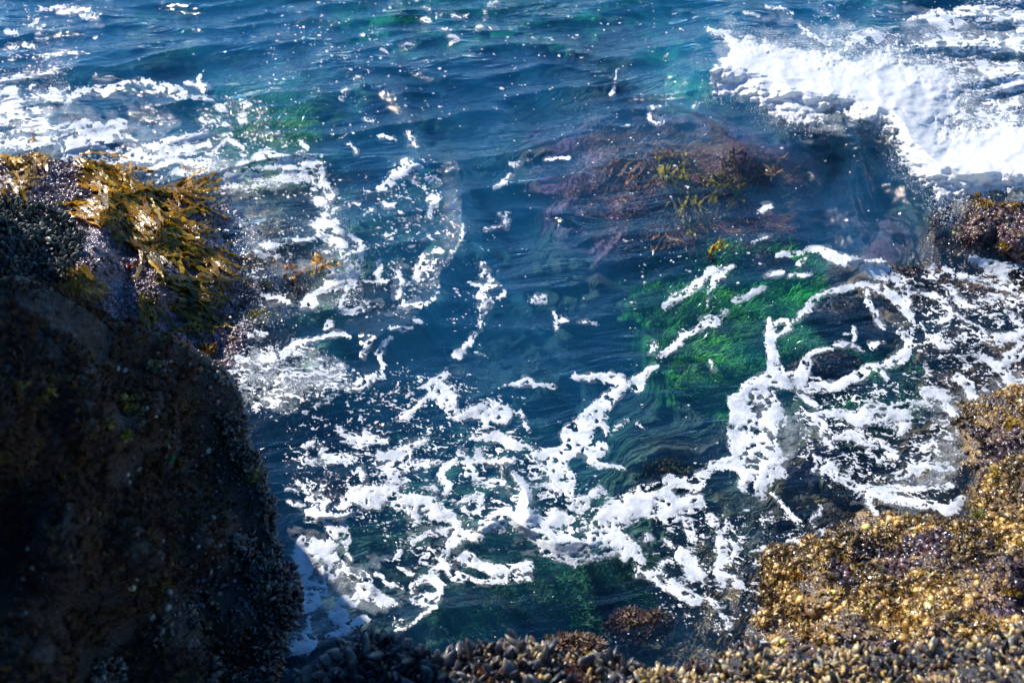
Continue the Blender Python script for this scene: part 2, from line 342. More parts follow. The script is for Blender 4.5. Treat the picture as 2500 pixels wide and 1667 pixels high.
# ------------------------------------------------------------------ traced layout (photo positions)
REG = {'A': (700, 850, 2.352), 'B': (1500, 550, 2.24), 'C': (1600, 1000, 2.351), 'D': (1600, 0, 2.3756), 'E': (0, 0, 2.352),
       'F': (900, 0, 2.94), 'G': (550, 400, 2.6138), 'H': (1100, 450, 3.1367), 'I': (620, 1150, 3.485), 'P': (0, 0, 1.0)}
def cv(r, pts):
    x0, y0, s = REG[r]
    return [(x0 + p[0] / s, y0 + p[1] / s) + tuple(q / s for q in p[2:]) for p in pts]
ST = {
'A': [
 [(360,240,12),(430,205,28),(500,170,25),(515,150,12)], [(545,170,15),(550,100,12),(530,30,18),(560,0,18)], [(165,340,8),(215,300,20),(295,265,10)],
 [(100,570,18),(150,540,10)], [(210,580,30),(240,620,25),(300,630,20),(340,640,25),(390,615,20)], [(120,640,12),(200,650,12),(290,655,8)],
 [(540,610,25),(620,610,35),(690,570,25),(740,550,20),(800,525,15)], [(690,620,25),(640,660,25),(570,680,25),(520,700,15)], [(570,690,20),(680,695,18),(780,670,14),(890,655,12)],
 [(345,850,15),(380,810,20),(430,805,15)], [(860,950,40),(920,950,35),(970,1010,35),(990,1060,40),(950,1110,35),(910,1160,22),(890,1200,20)], [(1000,1050,25),(1060,1080,25),(1110,1090,20)],
 [(720,1110,12),(800,1070,15),(860,1050,20),(930,1040,25)], [(820,1290,12),(880,1250,20),(910,1240,20)], [(1060,1320,10),(1150,1345,12),(1250,1330,12),(1400,1320,10)],
 [(975,640,12),(920,680,20),(885,720,18),(900,770,15),(930,780,15),(915,840,14)], [(1000,600,25),(1030,650,30),(1050,700,30),(1080,745,20)], [(1100,590,15),(1090,640,25),(1130,640,15)],
 [(1030,650,20),(1150,650,15),(1250,640,12),(1310,640,12)], [(1150,780,10),(1190,775,20),(1240,770,10)], [(1060,520,12),(1110,510,15),(1160,510,20)], [(1190,500,25),(1240,520,35),(1300,560,30),(1350,570,22),(1400,575,8)],
 [(1640,155,14),(1700,165,20),(1780,165,25),(1850,170,35),(1910,180,35),(1950,210,25),(1900,250,30),(1850,300,40),(1800,350,60),(1750,400,60),(1700,440,50),(1620,490,50)],
 [(2010,200,50),(2040,160,25),(2080,120,18),(2120,105,15)], [(1950,210,18),(2000,200,30)], [(1620,480,30),(1700,500,60),(1660,550,60),(1600,600,50),(1500,620,50),(1420,600,25)],
 [(1500,640,65),(1550,700,65),(1600,760,55),(1620,820,30)], [(1700,600,30),(1780,590,40),(1810,570,30),(1790,550,15)], [(1740,650,25),(1780,670,20),(1850,670,12),(1930,690,8)], [(1410,700,20),(1450,700,20)],
 [(1760,420,40),(1800,430,25),(1840,480,20)], [(1885,470,8),(1920,440,10),(1955,410,8)], [(2015,430,6),(2055,455,5)],
 [(1300,710,15),(1340,760,25),(1370,800,30),(1370,850,45),(1370,920,60),(1400,980,65),(1430,1040,60)],
 [(1130,1050,30),(1200,1000,40),(1280,970,35),(1350,990,50),(1420,1040,60),(1500,1100,60),(1600,1130,60),(1700,1150,45),(1800,1110,40),(1850,1080,50)], [(1500,1150,50),(1600,1200,35),(1650,1230,25),(1750,1200,20),(1880,1180,14)],
 [(1110,1000,12),(1200,960,20),(1270,930,25)], [(1760,1060,40),(1830,1000,70),(1900,950,90),(2000,900,90),(2100,860,85),(2200,800,60),(2280,800,40)], [(1900,1100,60),(1960,1150,50),(1930,1200,25)],
 [(1950,1150,30),(2000,1150,35),(2040,1220,25),(2010,1300,20)], [(1520,1020,30),(1560,960,50),(1620,970,40),(1700,880,40),(1730,860,20)], [(2070,930,40),(2150,930,50),(2250,900,55),(2350,890,50)],
 [(2070,1090,30),(2100,1100,10)], [(2290,990,20),(2310,1050,20),(2330,1090,15)], [(2070,1290,25),(2130,1320,35),(2200,1350,40),(2270,1400,40),(2340,1450,30)], [(2270,1190,25),(2310,1250,40),(2330,1320,30)], [(2140,1260,12),(2190,1215,8)],
 [(980,885,8),(1040,860,15),(1100,840,18),(1115,870,15),(1110,910,12),(1080,945,10)], [(1010,915,15),(1050,930,15)], [(1440,790,12),(1530,790,20),(1560,830,20)], [(1760,830,25),(1800,810,20),(1840,850,8)],
 [(1340,370,8),(1370,430,8),(1390,480,5)], [(780,800,14),(850,800,14),(850,830,10)], [(390,710,14),(430,700,12),(440,750,14)], [(50,765,8),(100,800,10),(120,830,8)], [(120,860,20),(180,860,25),(230,880,18)]],
'I': [
 [(470,230,25),(540,230,30),(620,250,20),(590,300,25)], [(700,300,12),(760,300,22),(820,290,12)], [(350,85,10),(400,120,14),(440,170,12)], [(280,155,6),(360,165,8)], [(300,250,14),(350,280,14),(420,290,12)],
 [(860,1290,40),(950,1260,25)], [(640,1400,20),(740,1360,20)], [(1210,1340,12),(1300,1330,14),(1370,1290,12),(1420,1220,14)],
 [(1340,1020,20),(1360,960,25),(1430,910,30),(1520,910,40),(1580,970,30),(1590,1030,25),(1530,1080,40),(1440,1080,40),(1370,1100,30)], [(1400,1120,30),(1500,1120,35),(1540,1150,20),(1450,1200,15)],
 [(1040,880,15),(1100,900,12)], [(1110,940,12),(1200,970,14),(1250,1000,12)], [(1120,750,8),(1200,740,20),(1240,680,25)], [(1240,820,15),(1300,850,18),(1350,880,12)], [(780,640,10),(800,700,14),(830,760,8)], [(1320,460,12),(1390,455,8)], [(1320,520,14),(1380,515,16)]],
'B': [
 [(890,165,8),(980,155,14),(1060,135,14),(1130,130,18),(1190,165,30),(1250,190,35),(1330,195,25),(1420,220,40),(1480,250,40),(1520,270,25),(1560,300,30),(1600,370,25),(1620,430,18)],
 [(1010,205,16),(1045,185,14)], [(1350,220,15),(1390,260,14),(1440,290,18),(1490,300,12)], [(280,440,18),(320,400,22),(400,365,20),(450,320,22),(500,290,18),(530,250,25),(575,235,14)],
 [(545,300,22),(590,265,20),(640,225,12)], [(545,300,22),(515,350,14),(515,390,8),(515,440,8)], [(660,405,16),(720,395,14),(780,365,16),(820,345,12)], [(835,270,8),(880,260,14),(925,255,8)], [(960,275,8),(1020,270,12),(1080,265,10)],
 [(240,715,12),(290,690,16),(345,650,18),(375,605,14),(430,590,10),(480,555,20),(540,535,25),(580,495,18),(615,470,10)], [(480,520,15),(520,500,10)], [(195,690,8),(220,665,20)],
 [(840,520,12),(855,570,25),(850,650,30),(870,720,30),(880,780,40),(870,830,55)], [(860,540,10),(910,518,8),(950,525,12),(955,560,14),(920,585,12),(880,600,12)],
 [(820,870,40),(930,850,55),(1000,850,50),(1040,790,30),(1055,720,25),(1080,700,12),(1130,690,8),(1200,665,16),(1270,645,12),(1310,655,10),(1345,685,8)], [(1300,565,8),(1305,620,8)],
 [(1020,870,50),(1100,870,40),(1160,880,30),(1230,870,28),(1320,830,30),(1400,780,25),(1480,760,22),(1560,730,35),(1610,690,25),(1610,630,25),(1570,590,15),(1540,580,10)], [(1450,790,25),(1480,840,14)],
 [(980,530,5),(1030,480,14),(1080,430,22),(1130,380,14),(1200,355,16),(1290,340,18),(1370,320,18),(1450,350,20),(1520,380,22),(1570,430,25),(1620,500,22),(1640,560,14)], [(1380,340,12),(1380,410,12),(1420,460,18),(1440,520,12),(1475,570,6)],
 [(1620,375,10),(1700,375,14),(1770,400,14),(1830,450,18),(1830,500,14),(1790,520,12)], [(1735,285,12),(1735,230,12),(1775,215,10)], [(1800,230,14),(1850,250,10)], [(1880,270,12),(1950,290,16),(2040,320,25),(2080,340,10),(2180,360,10)],
 [(1830,340,10),(1880,400,12),(1950,440,6)], [(1950,180,14),(2030,210,20),(2100,250,20),(2140,300,18),(2200,360,16),(2240,400,12)], [(2120,215,8),(2240,225,14)], [(1960,410,8),(2050,390,12),(2130,400,14),(2180,420,18)], [(2140,470,14),(2240,540,14)],
 [(1870,490,8),(2000,560,6),(2080,620,14)], [(1690,550,10),(1720,610,14),(1790,660,20),(1850,660,10)], [(1980,710,20),(2050,730,25),(2110,780,30),(2170,720,35),(2240,680,40),(2400,640,40)], [(2030,610,10),(2130,620,25),(2200,600,30),(2240,580,20)], [(2190,880,20),(2150,830,30),(2100,790,20)],
 [(640,950,15),(700,940,50),(770,900,60),(830,860,55)],
 [(1100,1060,20),(1140,1100,25),(1130,1150,14),(1180,1200,12),(1220,1215,10)], [(1130,1100,15),(1200,1150,15),(1270,1160,18)], [(1060,1030,8),(1150,1030,14),(1250,1040,20),(1330,1060,40),(1400,1030,55),(1500,1040,55),(1560,1020,50),(1590,1090,40),(1570,1140,20)],
 [(1290,1140,25),(1340,1170,25),(1380,1195,15)], [(1420,1180,25),(1480,1230,35),(1540,1260,25)], [(1100,1270,20),(1140,1310,35),(1200,1330,25),(1210,1380,20),(1240,1400,10)], [(1120,1330,25),(1090,1340,10)], [(1000,910,10),(1080,970,14),(1110,990,10)],
 [(1560,1000,40),(1620,970,20),(1700,960,14)], [(1700,900,25),(1780,930,35),(1830,980,30),(1870,1040,20),(1900,1090,16),(1930,1130,10)], [(1880,840,25),(1940,880,30),(1960,960,25)], [(1690,1220,18),(1740,1210,25),(1765,1250,14)],
 [(1560,1370,25),(1620,1330,25),(1700,1320,22),(1800,1325,22),(1860,1330,10)], [(1240,1380,12),(1330,1440,25),(1420,1440,20),(1550,1440,14),(1700,1430,14),(1850,1420,12)], [(1350,1450,20),(1450,1480,20),(1600,1510,25),(1740,1530,20),(1830,1560,35),(1900,1500,25)], [(1450,1290,15),(1480,1250,14)],
 [(1400,655,14),(1440,650,12),(1465,648,6)], [(1270,1160,18),(1330,1180,20)], [(520,735,6),(540,775,8)]],
'C': [
 [(300,590,12),(340,640,25),(370,700,15),(370,760,30),(390,830,30),(360,900,25),(380,960,40),(430,990,45),(490,1000,25)], [(440,750,14),(470,790,14),(440,850,14),(400,870,14)], [(410,640,15),(400,700,18)], [(190,640,25),(210,700,15),(210,735,8)],
 [(150,830,40),(190,870,45),(200,930,35),(260,960,35)], [(0,930,30),(60,980,25),(130,1040,20),(200,1080,20),(300,1090,14),(370,1130,10)], [(370,1150,8),(400,1200,12),(430,1235,10)], [(660,480,4),(750,560,8),(790,620,12),(830,645,12)],
 [(900,660,12),(960,690,12),(975,740,10)], [(950,555,10),(940,600,8),(890,630,8)], [(760,755,14),(850,760,16),(930,790,18),(1000,810,20),(1060,850,25),(1130,880,25),(1180,840,25)], [(1040,740,8),(1110,740,20),(1190,735,8)], [(1210,490,12),(1250,570,20),(1290,620,20),(1330,640,14)],
 [(590,1300,20),(650,1340,40),(720,1350,35),(760,1370,25)], [(610,1170,8),(680,1250,16),(740,1330,20)], [(565,800,8),(620,795,14)], [(30,620,8),(60,650,8)], [(60,740,10),(100,790,8)], [(110,640,8),(140,625,8)]],
'E': [
 [(0,800,12),(100,740,22),(230,715,18),(330,735,12),(400,720,20),(520,705,16)], [(640,750,20),(690,710,35),(700,780,15)], [(560,740,35),(620,800,30)], [(720,770,14),(780,800,10)],
 [(380,600,12),(400,560,14),(450,530,14),(540,520,22),(600,540,20),(640,510,25)], [(540,440,10),(570,470,25),(640,465,22),(740,470,12)], [(790,460,16),(860,480,20),(900,510,12),(960,530,16),(1030,555,14),(1070,560,10)], [(930,490,10),(990,510,14),(1060,530,12)],
 [(1060,480,10),(1130,480,14),(1165,500,20),(1160,530,12)], [(1150,430,6),(1130,460,10)], [(1110,560,14),(1160,560,10)], [(1180,575,12),(1230,590,14),(1260,625,20),(1310,645,12)], [(1385,600,12),(1420,605,20),(1400,640,20),(1385,680,14),(1390,710,10)],
 [(-60,600,40),(0,580,40),(60,540,50),(80,620,50),(20,660,50)], [(0,460,20),(150,440,20),(300,430,16)], [(230,540,14),(280,560,25),(340,580,20)],
 [(720,920,25),(800,880,30),(880,850,30),(950,820,25),(1050,800,25),(1130,790,30),(1200,770,20)], [(780,900,25),(880,910,20),(960,880,25),(1100,860,25),(1200,830,12)], [(850,970,12),(960,940,14),(1020,920,20),(1120,940,20),(1200,950,12)],
 [(1240,860,10),(1280,820,10)], [(1290,790,10),(1360,830,16),(1400,850,12)], [(1230,780,14),(1290,770,10)], [(1000,985,14),(1080,995,16),(1160,990,8)], [(1260,1040,14),(1330,1020,22),(1420,1010,20),(1490,1010,14)],
 [(1350,950,12),(1400,930,14),(1480,900,20),(1560,890,25),(1640,910,22),(1720,920,30),(1780,940,40),(1830,960,30)], [(1540,960,25),(1600,950,35),(1680,970,40),(1760,1000,45),(1820,1040,30)], [(1600,1010,20),(1700,1030,20)], [(1280,1080,12),(1350,1065,14),(1440,1070,10),(1530,1060,12)],
 [(1000,1110,20),(1040,1080,25)], [(1850,1000,20),(1870,1060,20),(1890,1120,25)], [(1820,1150,25),(1870,1150,20)], [(600,960,14),(700,940,14)], [(235,50,12),(300,45,10),(380,35,8)], [(470,95,8),(510,95,12)], [(460,50,10),(510,48,10)], [(30,190,14),(90,185,10)],
 [(170,160,8),(215,120,12)], [(230,160,10),(220,210,16),(260,210,10)], [(140,260,14),(200,275,8)], [(50,270,14),(100,270,10)], [(1600,770,10),(1640,810,14)], [(1730,820,10),(1760,840,12)], [(430,890,30),(470,860,30),(520,860,14)], [(540,840,16),(640,870,14),(700,850,10)],
 [(1290,710,16),(1320,735,12)], [(1160,690,14),(1180,720,10)], [(1210,700,5),(1260,680,8)], [(1960,560,14),(1985,520,12)], [(2060,445,12),(2040,450,8)], [(2100,680,8),(2140,690,10)], [(2000,820,10),(2050,880,8)]],
'G': [
 [(580,230,20),(620,240,30),(640,270,20)], [(560,380,25),(620,380,35),(700,375,20)], [(620,320,20),(650,340,25)], [(600,430,14),(650,470,20),(730,500,30),(760,560,35),(790,620,40),(810,680,50),(810,740,40)], [(740,440,20),(700,420,14)],
 [(800,470,10),(840,500,14),(870,560,16),(870,610,14)], [(690,700,40),(730,700,35),(700,760,50),(650,790,25),(590,820,20),(530,860,20),(490,890,25),(560,880,40)], [(770,790,20),(750,850,16),(740,910,14),(760,945,14),(820,945,16),(880,920,16),(920,895,14)],
 [(240,520,10),(330,510,20),(280,530,20)], [(400,500,8),(450,490,10),(560,480,8)], [(200,560,20),(250,590,16),(330,590,10)], [(20,1240,20),(100,1240,25),(200,1260,20),(300,1240,25),(380,1220,25),(430,1160,20)], [(620,1100,8),(720,1080,16),(790,1100,8)], [(640,1040,12),(670,1020,22)],
 [(870,1230,12),(890,1180,16),(930,1130,20),(950,1110,10)], [(1000,1220,12),(1010,1160,20),(1050,1110,12)], [(970,1220,6),(1000,1280,8),(1000,1330,12),(1010,1360,16)], [(1060,1050,14),(1130,1050,16),(1190,1040,10)], [(1210,1000,14),(1250,1010,14)], 
 [(1220,700,20),(1230,660,20),(1270,640,30),(1320,640,18)], [(1260,580,8),(1265,620,16)], [(1215,720,20),(1230,760,10)], [(1020,260,16),(1080,260,12)], [(1040,130,14),(1080,80,16),(1120,60,30),(1180,30,30),(1160,0,25)], [(980,150,12),(1020,150,10)],
 [(1200,100,14),(1230,110,14)], [(1290,220,14),(1330,220,16),(1350,240,14),(1320,260,14)], [(1260,490,14),(1310,480,16)], [(1340,560,10),(1370,560,20)], [(1110,700,14),(1130,750,14),(1110,820,12),(1100,860,10)], [(1140,900,10),(1200,905,12),(1240,900,8)],
 [(980,620,14),(970,700,16),(985,740,10)], [(890,750,5),(1030,745,8)], [(900,320,8),(940,295,12)], [(1020,460,14),(1050,470,14)], [(690,300,8),(770,270,8),(850,235,5)], [(1290,900,12),(1340,850,8),(1370,770,5)], [(1420,650,6),(1450,560,4)], [(1520,450,12),(1515,380,5)],
 [(60,1080,14),(160,1090,10),(260,1080,14)], [(240,840,10),(330,850,14),(400,880,10)], [(430,1150,14),(560,1120,12),(600,1100,8)]],
'H': [
 [(380,232,8),(430,240,25),(435,290,22),(430,325,10)], [(270,350,12),(310,340,8),(360,330,8),(400,320,8)], [(170,775,10),(210,780,20),(240,810,22),(290,770,20),(350,775,10)], [(290,710,12),(310,740,16)], [(210,860,20),(250,870,25),(310,900,14)],
 [(340,885,12),(390,860,16),(415,840,20)], [(235,910,25),(240,940,20),(290,930,10)], [(240,570,8),(250,620,10)], [(235,690,10),(280,660,14)], [(600,880,6),(660,900,16),(720,890,22),(720,865,14),(650,860,12)],
 [(775,970,6),(810,1000,10),(820,1030,14),(815,1090,12),(810,1110,12)], [(830,1030,16),(870,1025,20),(905,1030,6)], [(980,1053,5),(1050,1053,12),(1135,1063,8)], [(205,1293,8),(235,1305,12),(262,1320,6)],
 [(190,1140,12),(160,1200,20),(110,1250,25),(60,1290,40),(20,1310,20)], [(215,1120,8),(225,1060,10),(235,1000,6)], [(420,1530,8),(500,1530,20),(600,1510,30),(640,1540,15),(720,1545,10),(790,1540,25)], [(1530,1285,10),(1570,1250,16)]],
'F': [
 [(870,40,10),(890,30,18),(910,15,8)], [(400,60,8),(430,70,10)], [(400,140,14),(430,150,16)], [(490,120,8),(540,105,5),(620,110,6),(650,120,10),(720,95,6)], [(510,210,8),(590,215,5)], [(570,250,8),(620,260,12),(645,280,14),(600,295,14),(580,315,10)],
 [(245,340,12),(290,350,10)], [(250,320,6),(320,320,4)], [(95,365,12),(120,385,12)], [(1265,1145,6),(1350,1138,6),(1440,1130,12)], [(1010,1170,12),(1040,1180,22),(1085,1155,8)], [(1020,1250,5),(985,1290,14),(945,1335,22),(910,1355,14)],
 [(1785,510,6),(1790,540,8),(1775,570,8)], [(1770,635,12),(1740,680,10)], [(2025,790,8),(2040,770,8),(2085,765,8)], [(2020,825,12),(2015,850,12),(2050,870,8),(2110,870,5)], [(290,960,14),(315,1010,16),(335,1050,16)], [(75,980,12),(140,990,12),(185,995,10)],
 [(180,1250,25),(220,1240,30),(160,1310,25),(90,1340,20)], [(250,1160,20),(300,1190,30),(370,1200,20)], [(320,1280,16),(350,1300,16)], [(410,1280,16),(450,1280,16),(510,1300,6)], [(120,1470,22),(180,1470,18)], [(430,1420,14),(490,1420,20),(490,1470,16),(450,1490,14),(440,1560,16)],
 [(790,195,8),(860,205,5),(930,205,6)], [(840,95,10),(835,115,6)]],
'D': [
 [(1460,130,10),(1540,90,14),(1640,90,40),(1700,100,25)], [(1760,70,25),(1850,40,25),(1950,30,20),(2020,25,10)], [(1700,200,40),(1760,260,45),(1820,300,45)], [(1620,120,40),(1740,130,40)], [(2080,260,40),(2120,160,30)], [(1300,220,30),(1240,190,20),(1180,210,14)],
 [(840,150,8),(900,200,12),(960,230,16),(1010,250,14)], [(1100,290,14),(1160,200,16),(1250,190,20)], [(300,170,12),(360,190,14),(420,200,20)], [(640,40,6),(720,50,7),(800,70,9)], [(510,70,5),(600,100,6)],
 [(610,1215,14),(680,1185,8)], [(220,620,5),(295,590,5)], [(560,1400,6),(650,1370,7)], [(2070,1340,14),(2138,1350,18),(2300,1360,20)], [(1830,1490,12),(1900,1530,30),(2000,1550,30),(2138,1540,20),(2300,1540,20)], [(1900,380,40),(1960,440,30),(2060,500,40),(2138,480,40)], [(1680,500,50),(1700,600,50)]],
}
OV = {
'A': [(262,382,40,22),(25,395,22,16),(340,382,14,10),(385,365,14,7),(675,243,25,14),(685,448,45,18),(775,472,28,12),(880,508,35,18),(485,270,14,16),(710,262,14,12),(540,430,26,32),(150,452,20,12),(855,55,18,12),(1115,38,25,8),(1235,55,14,10),(1490,465,12,9),(1990,95,38,24),(1755,110,34,20),(1835,130,14,14),(2240,600,9,7),(2240,630,11,8),(2300,620,26,16),(2330,595,14,14),(2000,685,20,8),(610,500,14,14),(800,375,14,8),(1520,510,12,6),(2005,262,12,12),(1525,205,20,18)],
'B': [(1155,230,20,10),(688,272,14,10),(738,293,24,9),(110,755,40,24),(188,745,11,8),(205,765,10,8),(155,420,12,9),(238,478,17,15),(236,500,14,5),(218,330,9,7),(28,690,9,8),(147,593,14,10),(545,38,17,10),(1705,355,12,9),(1700,325,10,12),(580,797,12,7),(430,817,16,4),(380,45,12,8),(120,920,12,12)],
'C': [(490,820,16,12),(1040,645,10,12),(120,245,12,8),(410,28,14,8)],
'D': [(230,1243,18,13),(250,1295,36,9),(195,1320,10,14),(80,1280,18,7),(340,1345,16,12),(165,1280,22,8),(620,740,20,7),(30,528,14,5),(290,540,25,7),(605,1350,20,6),(520,1412,14,9),(12,618,10,4),(870,888,8,8),(950,853,8,6),(132,1070,7,7),(165,1357,10,6),(345,1163,8,6),(845,1366,14,5),(940,1310,10,6)],
'E': [(933,256,14,6),(1285,290,12,9),(1450,163,12,6),(480,400,13,6),(520,408,10,8),(905,447,14,9),(840,316,8,6),(1350,300,12,5),(1420,284,8,5),(1140,313,12,5),(1990,55,10,8),(1630,325,12,6),(1700,440,22,8),(1745,410,12,6),(1790,420,12,6),(2070,500,16,8),(2015,490,16,7),(1950,405,12,8),(2040,395,14,7),(2155,480,14,10),(2240,400,12,6),(2205,425,12,9),(390,130,14,6),(315,180,14,6),(400,580,20,9),(470,585,16,9),(1220,540,10,12),(1515,517,14,6)],
'F': [(400,105,16,9),(255,437,22,12),(205,445,14,8),(350,473,14,8),(445,358,14,7),(138,497,16,7),(120,533,18,10),(82,562,12,9),(48,597,18,14),(618,423,14,7),(813,320,14,7),(1172,37,14,8),(1605,198,14,6),(557,380,9,6),(395,438,10,9),(960,50,10,5),(1405,681,16,8),(1445,744,8,7),(1405,588,12,5),(1408,850,8,7),(1380,885,22,7),(1332,943,25,14),(1155,1093,28,12),(1330,1078,20,9),(1088,1016,16,7),(1025,966,13,6),(1050,941,10,6),(750,1094,12,7),(1037,852,8,4),(2095,656,12,7),(1960,393,28,10),(1925,440,25,11),(2030,428,12,9),(2108,337,12,6),(1975,873,10,5),(1930,963,8,7),(290,1050,20,9),(185,1050,25,6),(550,1268,16,8),(565,1360,12,9),(205,1370,20,25),(318,160,9,5),(78,238,9,5),(685,683,9,5),(805,680,12,6),(1065,596,14,5),(1400,1032,9,4),(613,1112,9,6),(620,1385,12,8),(870,1532,10,6),(1175,1545,35,14),(1065,1542,12,7),(1355,1508,10,6),(1675,1442,16,6),(2055,1385,9,7)],
'G': [(850,405,20,14),(1090,180,16,14),(1040,625,18,16),(1105,410,18,8),(805,350,14,9),(1565,385,12,7),(1460,185,12,9),(1415,165,14,10),(1145,1445,28,14),(1185,1470,16,16),(930,1475,16,18),(850,1500,14,8),(1440,1125,18,18),(1335,1175,20,7),(1340,1237,14,12),(1405,1140,12,10),(1580,1195,14,8),(1630,1215,28,8),(1485,1030,8,8),(1100,1080,20,12),(1140,1325,10,8)],
'H': [(508,232,15,9),(575,295,16,12),(627,235,38,11),(640,383,9,6),(660,410,12,6),(730,430,12,7),(727,460,15,9),(683,504,14,11),(352,430,12,7),(450,750,28,10),(510,750,16,10),(550,790,22,16),(740,800,9,8),(925,993,18,11),(1027,962,18,14),(1135,925,14,9),(1185,1030,26,18),(1095,1140,25,9),(1070,1110,11,8),(905,1135,11,7),(853,1123,13,8),(945,1188,11,8),(620,1020,14,9),(530,1095,13,7),(510,1183,14,11),(305,1060,15,7),(338,1072,15,8),(390,1328,20,14),(165,1275,18,10),(145,1110,16,16),(870,1437,13,11),(652,1475,11,9),(1085,1400,44,22),(1410,1370,58,28),(1190,1425,18,25),(1403,1447,17,11),(1515,1357,13,11),(1295,1278,13,11),(1470,905,18,16),(1588,980,22,18),(1580,1013,18,6),(1585,1070,10,8),(1560,775,10,8),(1460,1145,18,14),(1565,1235,28,14),(1357,647,9,9),(1180,855,10,7),(1290,350,8,7),(1350,325,10,15),(1478,232,14,10),(1460,158,15,8),(1560,65,9,8),(1160,125,18,8),(1247,438,32,12),(1300,428,12,8),(1445,373,14,7),(1672,280,25,10),(1785,280,25,12),(1827,330,14,20),(1785,378,15,8),(1825,410,14,11),(1865,230,16,20),(600,668,7,6),(900,707,10,9),(1010,733,9,6),(1163,714,9,6),(1265,693,11,7),(1460,1290,16,6),(47,968,12,8)],
}
PG = {
'A': [
 ([(740,230),(800,205),(880,150),(920,125),(930,150),(890,200),(970,220),(970,280),(960,320),(1000,350),(1080,330),(1150,300),(1180,285),(1220,320),(1270,320),(1290,360),(1290,400),(1260,430),(1200,420),(1165,400),(1160,450),(1130,455),(1110,410),(1050,395),(980,415),(950,410),(940,370),(870,330),(850,290),(820,290),(760,350),(710,380),(700,415),(640,410),(690,370),(760,310),(800,270),(820,230)]),
 ([(285,440),(370,480),(440,510),(450,470),(490,510),(580,520),(580,545),(470,560),(400,575),(360,560),(350,520),(290,490)]),
 ([(580,715),(660,700),(660,740),(715,745),(690,780),(650,790),(660,840),(640,880),(590,850),(560,900),(540,925),(440,920),(400,890),(350,880),(340,850),(370,820),(440,800),(540,790),(590,750)]),
 ([(660,850),(700,840),(800,845),(860,860),(885,920),(870,960),(820,950),(770,990),(740,990),(690,950),(630,920),(580,900),(600,880)]),
 ([(890,1230),(960,1240),(1000,1290),(1050,1310),(1000,1340),(950,1340),(920,1290)]),
 ([(960,1210),(1030,1160),(1080,1190),(1130,1220),(1200,1240),(1300,1240),(1400,1220),(1425,1260),(1400,1290),(1300,1300),(1180,1310),(1150,1280),(1100,1260),(1010,1240)])],
'I': [
 ([(430,330),(520,300),(560,350),(700,370),(760,340),(840,330),(830,360),(770,410),(790,480),(830,600),(780,620),(700,580),(640,530),(600,480),(560,420),(430,430)]),
 ([(380,540),(500,560),(600,600),(650,560),(720,620),(640,720),(700,690),(760,770),(840,870),(890,900),(900,820),(980,870),(1020,970),(1080,1030),(1180,1080),(1290,1090),(1250,1120),(1090,1160),(1000,1120),(900,1080),(880,1130),(800,1190),(800,1260),(860,1290),(800,1380),(680,1370),(650,1270),(620,1190),(700,1180),(700,1090),(880,1030),(860,980),(800,900),(740,850),(700,920),(620,910),(640,990),(640,1050),(560,1150),(440,1220),(370,1220),(310,1150),(280,1000),(300,900),(330,700)]),
 ([(470,1230),(490,1240),(480,1340),(550,1440),(500,1520),(460,1567),(300,1567),(340,1400),(430,1330)])],
'B': [([(625,930),(680,960),(760,900),(860,890),(900,960),(960,1080),(900,1110),(880,1180),(950,1280),(900,1300),(960,1370),(870,1390),(820,1500),(700,1450),(650,1400),(520,1400),(440,1460),(200,1500),(60,1540),(20,1520),(130,1430),(300,1370),(400,1390),(520,1300),(640,1250),(620,1180),(630,1050)])],
'E': [([(-300,790),(0,780),(60,800),(150,790),(320,790),(470,720),(560,750),(640,690),(600,800),(520,830),(430,890),(380,960),(330,960),(370,890),(330,830),(150,870),(0,850),(-300,860)])],
}
HOLES = {
'B': [('o',790,1000,45,30),('o',795,1035,22,22),('o',905,1085,20,12),('o',930,1258,14,12),('o',375,1450,45,26),('p',[(490,1400),(560,1330),(660,1340),(690,1380),(600,1450),(500,1450)]),('o',750,1440,22,50),('o',760,1285,32,16),('o',440,1400,28,16),('o',850,828,12,6),('o',970,828,12,6)],
'I': [('p',[(430,450),(600,450),(620,490),(560,540),(440,550)]),('o',515,1000,70,14),('o',1140,280,40,20),('o',1205,240,30,20),('o',460,600,14,30)],
'A': [('o',577,892,25,14),('o',625,865,20,12),('o',1585,660,12,16),('o',1690,640,40,35),('o',1410,900,25,22),('o',1640,1040,110,28),('o',1800,1160,80,14),('o',1290,1080,40,25),('o',2260,820,45,30),('o',1190,1100,60,40)],
}
WAVE_POLY = cv('D', [(440,170),(500,210),(600,230),(720,250),(830,275),(1000,290),(1060,310),(1100,330),(1180,350),(1260,290),(1340,270),(1420,330),(1500,380),(1600,370),(1700,400),(1760,470),(1780,560),(1750,640),(1700,740),(1780,720),(1900,720),(2000,700),(2138,720),(2700,760),(2700,1110),(2138,1110),(2000,1110),(1900,1150),(1780,1150),(1700,1170),(1660,1250),(1630,1200),(1600,1110),(1540,1050),(1440,980),(1410,900),(1400,800),(1340,740),(1200,690),(1150,720),(1110,660),(1040,630),(960,690),(900,740),(820,720),(720,690),(630,650),(590,600),(480,560),(330,570),(310,500),(330,400),(390,330),(420,270),(400,220)])
